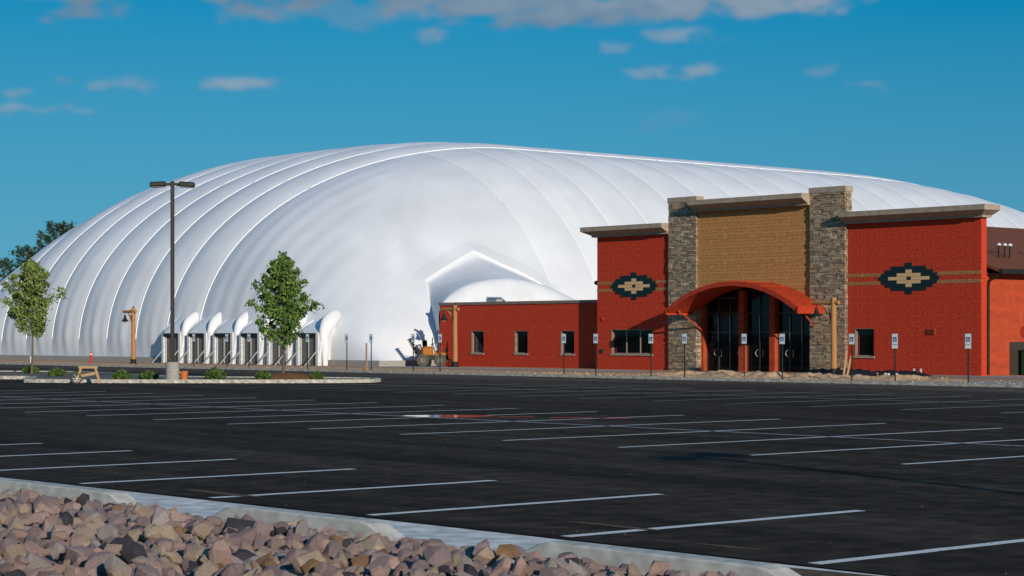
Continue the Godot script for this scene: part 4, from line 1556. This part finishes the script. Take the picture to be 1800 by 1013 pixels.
func make_timber_lamp(label: String, at: Vector3, turn: float) -> Node3D:
	var t := thing("timber_lamp_post", label, "lamp post", at, turn, "timber lamp posts")
	var st := mb()
	tube(st, [Vector3(0, 0.22, 0), Vector3(0.01, 1.2, 0), Vector3(-0.01, 2.5, 0), Vector3(0, 3.88, 0)], [0.165, 0.15, 0.145, 0.135], 12)
	part("post", st, M.wood, t)
	st = mb()
	lathe(st, [[0.0, 0.34], [0.20, 0.34], [0.20, 0.05], [0.27, 0.04], [0.27, -0.05], [0.0, -0.05]], 14)
	part("base_shoe", st, M.black, t)
	st = mb()
	tube(st, [Vector3(0.34, 3.62, 0), Vector3(-0.5, 3.63, 0), Vector3(-1.35, 3.62, 0)], [0.10, 0.105, 0.085], 10)
	part("arm", st, M.wood, t)
	st = mb()
	tube(st, [Vector3(-0.75, 3.55, 0), Vector3(-0.42, 3.30, 0), Vector3(-0.20, 2.95, 0), Vector3(-0.12, 2.55, 0)], [0.06, 0.07, 0.07, 0.06], 8)
	part("brace", st, M.wood, t)
	st = mb()
	tube(st, [Vector3(0, 3.88, 0), Vector3(0, 4.0, 0)], [0.05, 0.04], 8)
	part("finial", st, M.black, t)
	st = mb()
	tube(st, [Vector3(-1.12, 3.55, 0), Vector3(-1.12, 3.38, 0)], 0.02, 6)
	lathe(st, [[0.0, 3.40], [0.07, 3.38], [0.09, 3.22], [0.14, 3.10], [0.25, 2.98], [0.25, 2.94], [0.0, 3.0]], 16, Transform3D(Basis(), Vector3(-1.12, 0, 0)))
	part("lantern_bell", st, M.black, t)
	st = mb()
	lathe(st, [[0.0, 2.99], [0.08, 2.98], [0.09, 2.88], [0.0, 2.82]], 12, Transform3D(Basis(), Vector3(-1.12, 0, 0)))
	part("lens", st, M.steel, t)
	return t

func make_sign(label: String, at: Vector3, van: bool, turn: float) -> Node3D:
	var t := thing("parking_sign", label, "sign", at, turn, "accessible parking signs along the kerb")
	var st := mb()
	bx(st, Vector3(-0.028, -0.1, -0.035), Vector3(0.028, 2.02, -0.005))
	part("post", st, M.post_green, t)
	st = mb()
	chamfer_box(st, Vector3(-0.155, -0.235, -0.004), Vector3(0.155, 0.235, 0.004), 0.002, Transform3D(Basis(), Vector3(0, 1.83, 0)))
	var p := part("sign_panel", st, M.sign_white, t)
	st = mb()
	for q in [[-0.145, 0.145, 0.218, 0.226], [-0.145, 0.145, -0.226, -0.218], [-0.145, -0.137, -0.218, 0.218], [0.137, 0.145, -0.218, 0.218]]:
		bx(st, Vector3(q[0], 1.83 + q[2], 0.004), Vector3(q[1], 1.83 + q[3], 0.0062))
	part("border", st, M.sign_green, p)
	st = mb()
	bx(st, Vector3(-0.10, 1.72, 0.004), Vector3(0.10, 1.92, 0.007))
	part("symbol_field", st, M.sign_blue, p)
	# white wheelchair figure
	st = mb()
	var pts := []
	for k in 13:
		var a := lerpf(-0.6, -4.6, k / 12.0)
		pts.append(Vector3(-0.008 + cos(a) * 0.042, 1.79 + sin(a) * 0.042, 0.0085))
	tube(st, pts, 0.006, 5)
	tube(st, [Vector3(-0.015, 1.862, 0.0085), Vector3(-0.012, 1.805, 0.0085), Vector3(0.025, 1.803, 0.0085), Vector3(0.042, 1.762, 0.0085), Vector3(0.056, 1.766, 0.0085)], 0.0075, 5)
	tube(st, [Vector3(-0.014, 1.838, 0.0085), Vector3(0.022, 1.835, 0.0085)], 0.006, 5)
	lathe(st, [[0.0, 0.003], [0.012, 0.002], [0.013, 0.0], [0.0, -0.003]], 10, Transform3D(Basis(Vector3.RIGHT, PI / 2), Vector3(-0.016, 1.882, 0.0085)))
	part("wheelchair_symbol", st, M.sign_white, p)
	if van:
		st = mb()
		chamfer_box(st, Vector3(-0.155, -0.075, -0.004), Vector3(0.155, 0.075, 0.004), 0.002, Transform3D(Basis(), Vector3(0, 1.505, 0)))
		part("lower_plate", st, M.sign_white, t)
	return t

func make_wheel(st: SurfaceTool, c: Vector3, r: float, w: float):
	lathe(st, [[r * 0.55, -w / 2], [r * 0.93, -w / 2], [r, -w * 0.32], [r, w * 0.32], [r * 0.93, w / 2], [r * 0.55, w / 2]], 18, Transform3D(Basis(Vector3.RIGHT, PI / 2), c))

func make_trencher():
	var t := thing("trencher", "small orange ride-on trencher with raised digging boom by the low wing", "trencher", site(2.25, 0.09, -2.5), 0.0)
	var st := mb()
	chamfer_box(st, Vector3(-0.95, 0.42, -0.36), Vector3(1.05, 0.72, 0.36), 0.05)
	part("chassis", st, M.machine_grey, t)
	st = mb()
	chamfer_box(st, Vector3(-0.62, 0.66, -0.40), Vector3(0.10, 1.28, 0.40), 0.10)
	part("engine_hood", st, M.machine_orange, t)
	st = mb()
	chamfer_box(st, Vector3(0.14, 0.68, -0.42), Vector3(0.95, 0.90, 0.42), 0.05)
	part("deck", st, M.machine_orange, t)
	st = mb()
	chamfer_box(st, Vector3(0.22, 0.90, -0.24), Vector3(0.68, 1.02, 0.24), 0.04)
	chamfer_box(st, Vector3(0.58, 1.0, -0.24), Vector3(0.70, 1.36, 0.24), 0.04)
	part("seat", st, M.red_paint, t)
	for q in [[-0.55, 0.44], [0.55, 0.44], [-0.55, -0.44], [0.55, -0.44]]:
		st = mb()
		make_wheel(st, Vector3(q[0], 0.40, q[1]), 0.40, 0.26)
		var w := part("wheel", st, M.dusty_rubber, t)
		st = mb()
		lathe(st, [[0.0, -0.08], [0.2, -0.09], [0.22, 0.0], [0.2, 0.09], [0.0, 0.08]], 14, Transform3D(Basis(Vector3.RIGHT, PI / 2), Vector3(q[0], 0.40, q[1])))
		part("rim", st, M.machine_rim, w)
	st = mb()
	tube(st, [Vector3(0.42, 0.7, 0.40), Vector3(0.40, 2.22, 0.38), Vector3(0.40, 2.28, 0.30), Vector3(0.40, 2.28, -0.30), Vector3(0.40, 2.22, -0.38), Vector3(0.42, 0.7, -0.40)], 0.04, 8)
	part("roll_bar", st, M.dark_metal, t)
	st = mb()
	tube(st, [Vector3(0.98, 0.7, 0.30), Vector3(1.02, 1.55, 0.30)], 0.035, 6)
	tube(st, [Vector3(0.02, 1.2, 0.1), Vector3(0.06, 1.85, 0.1)], 0.03, 6)
	part("exhaust", st, M.machine_grey, t)
	# boom folded up at the left, with digging teeth
	var a := Vector3(-0.80, 0.62, 0)
	var b := Vector3(-1.42, 1.78, 0)
	var d := (b - a).normalized()
	var up := Vector3(-d.y, d.x, 0)
	st = mb()
	var fr := Transform3D(Basis(d, up, Vector3.BACK), a)
	bx(st, Vector3(0, -0.08, -0.06), Vector3(a.distance_to(b), 0.08, 0.06), fr)
	var boom := part("digging_boom", st, M.machine_grey, t)
	for k in 9:
		for sg in [-1.0, 1.0]:
			st = mb()
			cbx(st, Vector3(0.1 + k * 0.145, sg * 0.125, 0), Vector3(0.07, 0.07, 0.18), fr)
			part("digging_tooth", st, M.dark_metal, boom)
	st = mb()
	tube(st, [Vector3(-0.75, 1.05, 0.2), Vector3(-1.15, 1.30, 0.1)], 0.045, 8)
	part("lift_cylinder", st, M.steel, t)
	for k in 4:
		st = mb()
		tube(st, [Vector3(-0.72 + k * 0.12, 1.0, 0.30), Vector3(-0.80 + k * 0.12, 1.42, 0.34)], 0.022, 6)
		part("control_lever", st, M.black, t)
	st = mb()
	bx(st, Vector3(-0.92, 0.5, -0.42), Vector3(-0.66, 1.06, 0.42))
	part("valve_console", st, M.dark_metal, t)
	for k in 3:
		st = mb()
		tube(st, [Vector3(-0.70, 0.95, 0.38 - 0.06 * k), Vector3(-0.95, 1.30 + 0.05 * k, 0.34), Vector3(-1.10, 1.05, 0.20), Vector3(-1.0, 0.85, 0.10)], 0.022, 5)
		part("hydraulic_hose", st, M.black, t)
	st = mb()
	bx(st, Vector3(0.78, 0.90, -0.38), Vector3(1.0, 1.18, 0.38))
	part("tool_box", st, M.machine_grey, t)
	st = mb()
	tube(st, [Vector3(0.20, 0.95, 0.0), Vector3(0.08, 1.42, 0.0)], 0.03, 6)
	lathe(st, [[0.14, 0.0], [0.17, 0.02], [0.14, 0.04], [0.14, 0.0]], 14, Transform3D(Basis(Vector3.BACK, 0.5), Vector3(0.07, 1.42, 0)))
	part("steering_wheel", st, M.black, t)
	# blade frame out at the right
	st = mb()
	tube(st, [Vector3(0.9, 0.5, 0.25), Vector3(1.5, 0.30, 0.25)], 0.05, 6)
	tube(st, [Vector3(0.9, 0.5, -0.25), Vector3(1.5, 0.30, -0.25)], 0.05, 6)
	part("blade_arm", st, M.dark_metal, t)
	st = mb()
	for k in 5:
		var a0 := lerpf(-0.7, 0.7, k / 5.0)
		var a1 := lerpf(-0.7, 0.7, (k + 1) / 5.0)
		var p := Vector3(1.28 + cos(a0) * 0.32, 0.26 + sin(a0) * 0.32, 0)
		var q := Vector3(1.28 + cos(a1) * 0.32, 0.26 + sin(a1) * 0.32, 0)
		quad(st, p + Vector3(0, 0, 0.75), q + Vector3(0, 0, 0.75), q - Vector3(0, 0, 0.75), p - Vector3(0, 0, 0.75))
		quad(st, p + Vector3(0.03, 0, -0.75), q + Vector3(0.03, 0, -0.75), q + Vector3(0.03, 0, 0.75), p + Vector3(0.03, 0, 0.75))
	part("backfill_blade", st, M.dark_metal, t)
	st = mb()
	make_wheel(st, Vector3(1.15, 0.15, 0.5), 0.15, 0.12)
	part("gauge_wheel", st, M.rubber, t)

func make_small_things():
	# sawhorse and loose wheel by the island kerb
	var t := thing("sawhorse", "weathered wooden sawhorse standing against the white island kerb", "sawhorse", Vector3(-18.15, 0.0, -87.9), 0.15)
	for q in [[-0.42, 1], [-0.42, -1], [0.30, 1], [0.30, -1]]:
		var st := mb()
		var x: float = q[0]
		var f := Transform3D(Basis(Vector3.RIGHT, -0.36 * q[1]) * Basis(Vector3.BACK, 0.28 if x > 0 else -0.28), Vector3(x * 0.8, 0.72, 0.02 * q[1]))
		bx(st, Vector3(-0.045, -0.775, -0.02), Vector3(0.045, 0.0, 0.02), f)
		part("leg", st, M.raw_wood, t)
	var s2 := mb()
	bx(s2, Vector3(-0.46, 0.66, -0.045), Vector3(0.36, 0.76, 0.045))
	part("beam", s2, M.raw_wood, t)
	s2 = mb()
	bx(s2, Vector3(-0.42, 0.34, 0.09), Vector3(0.34, 0.46, 0.115), Transform3D(Basis(Vector3.BACK, 0.18), Vector3.ZERO))
	part("cross_board", s2, M.raw_wood, t)
	t = thing("hand_cart_wheel", "grey spoked wheel with pale rim lying beside the sawhorse", "wheel", Vector3(-18.62, 0.0, -87.55), 0.25)
	var st := mb()
	lathe(st, [[0.17, -0.03], [0.22, -0.03], [0.235, 0.0], [0.22, 0.03], [0.17, 0.03], [0.17, -0.03]], 24, Transform3D(Basis(Vector3.RIGHT, PI / 2 - 0.25), Vector3(0, 0.235, 0)))
	var wh := part("tyre", st, M.dusty_rubber, t)
	for k in 6:
		st = mb()
		var a := TAU * k / 6
		tube(st, [Vector3(0, 0.235, 0), Vector3(cos(a) * 0.18, 0.235 + sin(a) * 0.18, 0)], 0.014, 5)
		part("spoke", st, M.white_paint, t)
	t = thing("bucket", "orange plastic bucket standing beside the light pole base", "bucket", Vector3(-14.45, 0.11, -90.2))
	st = mb()
	lathe(st, [[0.0, 0.02], [0.14, 0.02], [0.14, 0.0], [0.17, 0.36], [0.185, 0.36], [0.185, 0.39], [0.16, 0.39], [0.135, 0.04], [0.0, 0.04]], 18)
	part("pail", st, M.signal_orange, t)
	st = mb()
	var h := []
	for k in 9: h.append(Vector3(cos(PI * k / 8) * 0.18, 0.36 - sin(PI * k / 8) * 0.13, 0.10))
	tube(st, h, 0.008, 5)
	part("handle", st, M.steel, t)
	# pale stones, red marker and white pipe on the far side of the lane
	t = thing("marker_post", "short red marker post before the left end of the dome", "post", site(-23.95, 0.09, -12.0))
	st = mb()
	lathe(st, [[0.0, 0.84], [0.07, 0.82], [0.085, 0.76], [0.085, 0.0], [0.0, 0.0]], 14)
	part("tube", st, M.red_paint, t)
	st = mb()
	lathe(st, [[0.087, 0.72], [0.091, 0.72], [0.091, 0.62], [0.087, 0.62]], 14)
	part("band", st, M.white_paint, t)
	t = thing("pipe_stub", "short white pipe stub before the far left of the dome", "pipe", site(-29.8, 0.09, -13.5))
	st = mb()
	lathe(st, [[0.07, 0.46], [0.10, 0.46], [0.10, 0.0], [0.0, 0.0]], 12)
	part("tube", st, M.white_paint, t)
	st = mb()
	lathe(st, [[0.0, 0.50], [0.12, 0.50], [0.12, 0.42], [0.10, 0.42]], 12)
	part("cap", st, M.white_paint, t)
	# stakes
	t = thing("survey_stake", "tall pale wooden stake beside the sign left of the trencher", "stake", site(11.2, 0.09, -14.45), yaw)
	st = mb()
	bx(st, Vector3(-0.045, -0.1, -0.03), Vector3(0.045, 1.55, 0.03))
	part("board", st, M.raw_wood, t)
	st = mb()
	bx(st, Vector3(-0.10, -0.05, 0.031), Vector3(0.10, 0.22, 0.06), Transform3D(Basis(Vector3.BACK, 0.5), Vector3(-0.1, 0.0, 0)))
	part("wedge", st, M.raw_wood, t)
	t = thing("leaning_stake", "pair of leaning wooden stakes beside the right stone pillar", "stake", site(38.8, 0.1, -6.0), 0.0)
	for q in [[-0.10, 0.12, 1.25], [0.06, 0.20, 1.0]]:
		st = mb()
		bx(st, Vector3(-0.05, -0.1, -0.025), Vector3(0.05, q[2], 0.025), Transform3D(Basis(Vector3.BACK, -q[1]), Vector3(q[0], 0, q[0] * 0.4)))
		part("board", st, M.raw_wood, t)
	# crumpled tarpaulin and hose at the foot of the right timber lamp
	rng.seed = 77
	var nz := FastNoiseLite.new()
	nz.frequency = 0.9
	nz.seed = 4
	for q in [[37.4, -4.7, 2.6, 0.55, 0.34, "dark blue crumpled tarpaulin round the foot of the right timber lamp"], [39.9, -3.4, 1.9, 0.5, 0.26, "black folded plastic sheeting along the foot of the right red wall"]]:
		var rows := []
		for i in 15:
			var row := []
			for j in 29:
				var u := i / 14.0 * 2.0 - 1.0
				var v := j / 28.0 * 2.0 - 1.0
				var fall := (1.0 - pow(absf(u), 2.5)) * (1.0 - pow(absf(v), 4.0))
				row.append(Vector3(v * q[2], fall * (q[4] * (0.55 + 1.1 * absf(nz.get_noise_2d(v * 3.0 * q[2], u * 2.0 + q[0])))) + 0.005, u * q[3]))
			rows.append(row)
		t = thing("tarpaulin", q[5], "tarpaulin", site(q[0], 0.10, q[1]), yaw)
		st = mb()
		grid(st, rows, true)
		part("sheet", st, M.tarp, t)
	for k in 4:
		var bt := mb()
		lathe(bt, [[0.0, 0.14], [0.07, 0.12], [0.08, 0.03], [0.0, 0.0]], 8, Transform3D(Basis(), Vector3.ZERO))
		var o := part("white_rag", bt, M.white_paint, self)
		o.position = site(39.6 + k * 0.35, 0.10, -4.6 + 0.2 * (k % 2))
		tag(o, ["small white lump on the soil, nearest the leaning stakes", "small white lump, second along the black sheeting", "small white lump, third along the black sheeting", "small white lump, farthest right along the black sheeting"][k], "debris", "white lumps by the sheeting")
	# cabinet at the right edge
	t = thing("utility_cabinet", "dark green utility cabinet against the orange side wall", "cabinet", site(43.75, 0.09, 2.95), yaw)
	st = mb()
	chamfer_box(st, Vector3(-0.55, 0.0, -0.75), Vector3(0.55, 1.2, 0.75), 0.03)
	part("body", st, M.green_paint, t)
	st = mb()
	chamfer_box(st, Vector3(-0.60, 1.2, -0.80), Vector3(0.60, 1.28, 0.80), 0.03)
	part("lid", st, M.green_paint, t)
	st = mb()
	bx(st, Vector3(-0.08, 0.8, 0.751), Vector3(0.08, 0.9, 0.79))
	part("latch", st, M.steel, t)
	# spoil heaps along the kerb before the entrance
	var n2 := FastNoiseLite.new()
	n2.frequency = 0.55
	n2.seed = 9
	n2.fractal_octaves = 4
	var hrows := []
	for i in 22:
		var row := []
		for j in 130:
			var u := i / 21.0 * 2.0 - 1.0
			var s := 30.5 + j * 0.148
			var v := j / 129.0 * 2.0 - 1.0
			var hgt := (1.0 - u * u) * (1.0 - pow(absf(v), 6.0)) * clampf(0.13 + 0.36 * n2.get_noise_2d(s, u * 2.0), 0.0, 0.5)
			row.append(Vector3(s, hgt + 0.088, 11.6 + u * 1.9 + 0.5 * n2.get_noise_2d(s * 0.5, 40.0)))
		hrows.append(row)
	st = mb()
	grid(st, hrows, true)
	var heap := part("spoil_heap", st, M.earth, self)
	tag(heap, "low lumpy heap of tan soil along the kerb before the entrance", "soil heap")
	at_site(heap)
	var clod := rock_mesh(500)
	var mm := MultiMesh.new()
	mm.transform_format = MultiMesh.TRANSFORM_3D
	mm.mesh = clod
	mm.instance_count = 520
	for k in 520:
		var s := rng.randf_range(22.0, 55.0) if k < 430 else rng.randf_range(-20.0, 22.0)
		var tt := rng.randf_range(-14.6, -9.5)
		var r := rng.randf_range(0.015, 0.045)
		mm.set_instance_transform(k, Transform3D(Basis.from_euler(Vector3(rng.randf() * 3, rng.randf() * 6, rng.randf() * 3)).scaled(Vector3.ONE * r), site(s, 0.10 + (0.12 if s > 31 and s < 49 and tt > -13 else 0.0), tt)))
	var mi := MultiMeshInstance3D.new()
	mi.name = "soil_clods"
	mi.multimesh = mm
	mi.material_override = M.earth
	tag(mi, "scattered clods of tan soil on the bare strip behind the kerb", "soil", "", "stuff")
	add_child(mi, true)
	var gm := MultiMesh.new()
	gm.transform_format = MultiMesh.TRANSFORM_3D
	gm.mesh = rock_mesh(501)
	gm.instance_count = 110
	for k in 110:
		var r := rng.randf_range(0.004, 0.011)
		gm.set_instance_transform(k, Transform3D(Basis.from_euler(Vector3(rng.randf() * 3, rng.randf() * 6, rng.randf() * 3)).scaled(Vector3.ONE * r), site(rng.randf_range(66.0, 100.0), 0.004, -69.8 + 14.0 * pow(rng.randf(), 1.6))))
	var gi := MultiMeshInstance3D.new()
	gi.name = "grit"
	gi.multimesh = gm
	gi.material_override = M.mud
	tag(gi, "loose grit and pebbles scattered over the near asphalt", "grit", "", "stuff")
	add_child(gi, true)

func make_trees():
	var pal := [Color(0.080, 0.160, 0.032), Color(0.125, 0.215, 0.045), Color(0.180, 0.255, 0.060), Color(0.050, 0.105, 0.026)]
	broadleaf("young_tree", "dense green young maple on the island right of the light pole", Vector3(-10.41, 0.2, -93.0), [[1.3, 0.3], [1.6, 0.75], [2.0, 1.3], [2.5, 1.62], [3.0, 1.55], [3.5, 1.28], [4.1, 1.0], [4.7, 0.66], [5.1, 0.4], [5.45, 0.14]], 1.45, 11500, 0.105, pal, 0.40, 21)
	var pal2 := [Color(0.14, 0.20, 0.05), Color(0.19, 0.25, 0.065), Color(0.24, 0.29, 0.09), Color(0.09, 0.135, 0.04)]
	broadleaf("young_tree", "thin yellow-green young tree at the far left of the island", Vector3(-24.88, 0.11, -106.0), [[1.8, 0.3], [2.2, 0.8], [2.7, 1.4], [3.3, 1.55], [3.9, 1.3], [4.5, 1.0], [5.0, 0.8], [5.4, 0.55], [5.75, 0.2]], 1.9, 9500, 0.105, pal2, 0.36, 33)
	# mulch ring
	var rows := []
	for i in 7:
		var row := []
		for k in 25:
			var a := TAU * k / 24
			var r := lerpf(0.05, 1.25, i / 6.0)
			row.append(Vector3(cos(a) * r * 1.2, 0.26 * cos(i / 6.0 * PI / 2) + 0.02 * sin(a * 5 + i), sin(a) * r))
		rows.append(row)
	var st := mb()
	grid(st, rows, false)
	var o := part("mulch_mound", st, M.mulch, self)
	o.position = Vector3(-10.2, 0.11, -92.7)
	tag(o, "orange-brown mulch mound round the trunk of the green maple", "mulch")
	var k := 0
	for q in [[-25.15, -107.0, 0.42, 0.45, "low green shrub nearest the thin left tree on the bed"], [-21.9, -98.6, 0.42, 0.45, "low green shrub second from the left on the bed"], [-19.2, -90.6, 0.26, 0.40, "small shrub just left of the sawhorse on the island"], [-17.65, -92.6, 0.42, 0.42, "low round shrub just right of the sawhorse"], [-16.4, -92.4, 0.45, 0.42, "low round shrub left of the light pole base"], [-13.25, -91.6, 0.48, 0.62, "largest bushy shrub between light pole and green maple"], [-11.15, -91.8, 0.40, 0.42, "spreading shrub at the left foot of the mulch mound"], [-8.8, -92.2, 0.30, 0.36, "small shrub right of the mulch mound near island tip"]]:
		shrub(q[4], Vector3(q[0], 0.11, q[1]), q[2], q[3], 420, 300 + k)
		k += 1
	pine("tall dark pine rising just behind the dome's left shoulder", Vector3(-58.6, 0, -266), 16.4, 5.6, 41)
	pine("shorter dark pine left of the tall one behind the dome", Vector3(-62.0, 0, -262), 13.4, 4.6, 42)
	pine("dark pine at the far left edge beyond the dome", Vector3(-64.6, 0, -256), 11.2, 4.2, 43)
	pine("dark pine hidden low behind the dome's left shoulder", Vector3(-54.0, 0, -275), 16.0, 6.0, 44)

func _ready():
	# camera
	var cam := Camera3D.new()
	cam.name = "camera"
	cam.projection = Camera3D.PROJECTION_FRUSTUM
	cam.near = 0.1
	cam.far = 6000.0
	cam.size = 0.1 * 1013.0 / 3600.0
	cam.frustum_offset = Vector2(0.0, 0.1 * (589.0 - 506.5) / 3600.0)
	cam.position = Vector3(0, 2.1, 0)
	add_child(cam)
	cam.current = true
	# sky and exposure
	var we := WorldEnvironment.new()
	var env := Environment.new()
	env.background_mode = Environment.BG_SKY
	env.sky = make_sky()
	env.tonemap_mode = Environment.TONE_MAPPER_LINEAR
	env.tonemap_exposure = 1.0
	env.background_energy_multiplier = 1.0
	env.sdfgi_enabled = true
	env.ssao_enabled = true
	env.ssil_enabled = true
	we.environment = env
	we.name = "world_environment"
	add_child(we)
	# sun: low, behind the camera and to the right
	var sun := DirectionalLight3D.new()
	sun.name = "sun"
	var el := deg_to_rad(15.0)
	var to_sun := Vector3(0.395 * cos(el), sin(el), 0.919 * cos(el))
	sun.basis = Basis.looking_at(-to_sun)
	sun.light_energy = 1.5
	sun.light_color = Color(1.0, 0.95, 0.88)
	sun.light_angular_distance = 0.5
	sun.shadow_enabled = true
	add_child(sun)

	rng.seed = 7
	make_materials()
	make_lot()
	make_island()
	make_dome()
	make_building()
	make_trees()
	# street furniture
	make_area_light("tall dark twin-headed light pole on a round concrete base", Vector3(-14.93, 0.11, -90.0), 0.12)
	make_area_light("twin-headed light pole out of frame at the near kerb", Vector3(15.9, 0.0, -5.8), 0.9)
	var l0 := make_timber_lamp("timber lamp post before the left part of the dome", site(-19.9, 0.09, -11.0), yaw)
	copy_of(l0, site(4.34, 0.09, -2.3), yaw, "timber lamp post beside the trencher at the low red wing")
	copy_of(l0, site(37.2, 0.09, -5.0), yaw, "timber lamp post beside the right stone pillar with tarpaulin at its foot")
	var plain := make_sign("accessible parking sign before the dome doors, leftmost of the row, behind the light pole", site(-7.03, 0.09, -14.3), false, yaw)
	for q in [[-3.27, -14.3, "accessible parking sign before the third dome door from the left"], [-0.84, -14.3, "accessible parking sign just left of the green maple"], [5.27, -14.3, "accessible parking sign just right of the green maple"], [9.12, -14.3, "accessible parking sign standing alone before the bare dome wall"], [11.42, -14.3, "accessible parking sign next to the tall wooden stake"], [15.23, -14.3, "accessible parking sign before the trencher's raised boom"], [17.55, -14.3, "accessible parking sign before the trencher's roll bar"], [27.44, -14.3, "accessible parking sign before the third window of the low wing"], [29.77, -14.3, "accessible parking sign at the corner of low wing and left tower"], [33.63, -14.3, "accessible parking sign before the three-pane window of the left tower"], [35.87, -14.3, "accessible parking sign before the left stone pillar"], [38.48, -13.0, "accessible parking sign before the left entrance column"], [41.97, -14.3, "accessible parking sign before the right entrance bay"], [45.97, -14.3, "accessible parking sign beside the window of the right tower"]]:
		copy_of(plain, site(q[0], 0.09, q[1]), yaw, q[2])
	var van := make_sign("accessible parking sign with lower plate, under the right medallion", site(48.33, 0.09, -14.3), true, yaw)
	copy_of(van, site(50.8, 0.09, -12.5), yaw, "accessible parking sign with lower plate at the right corner of the red tower")
	make_trencher()
	make_small_things()
	make_rocks()
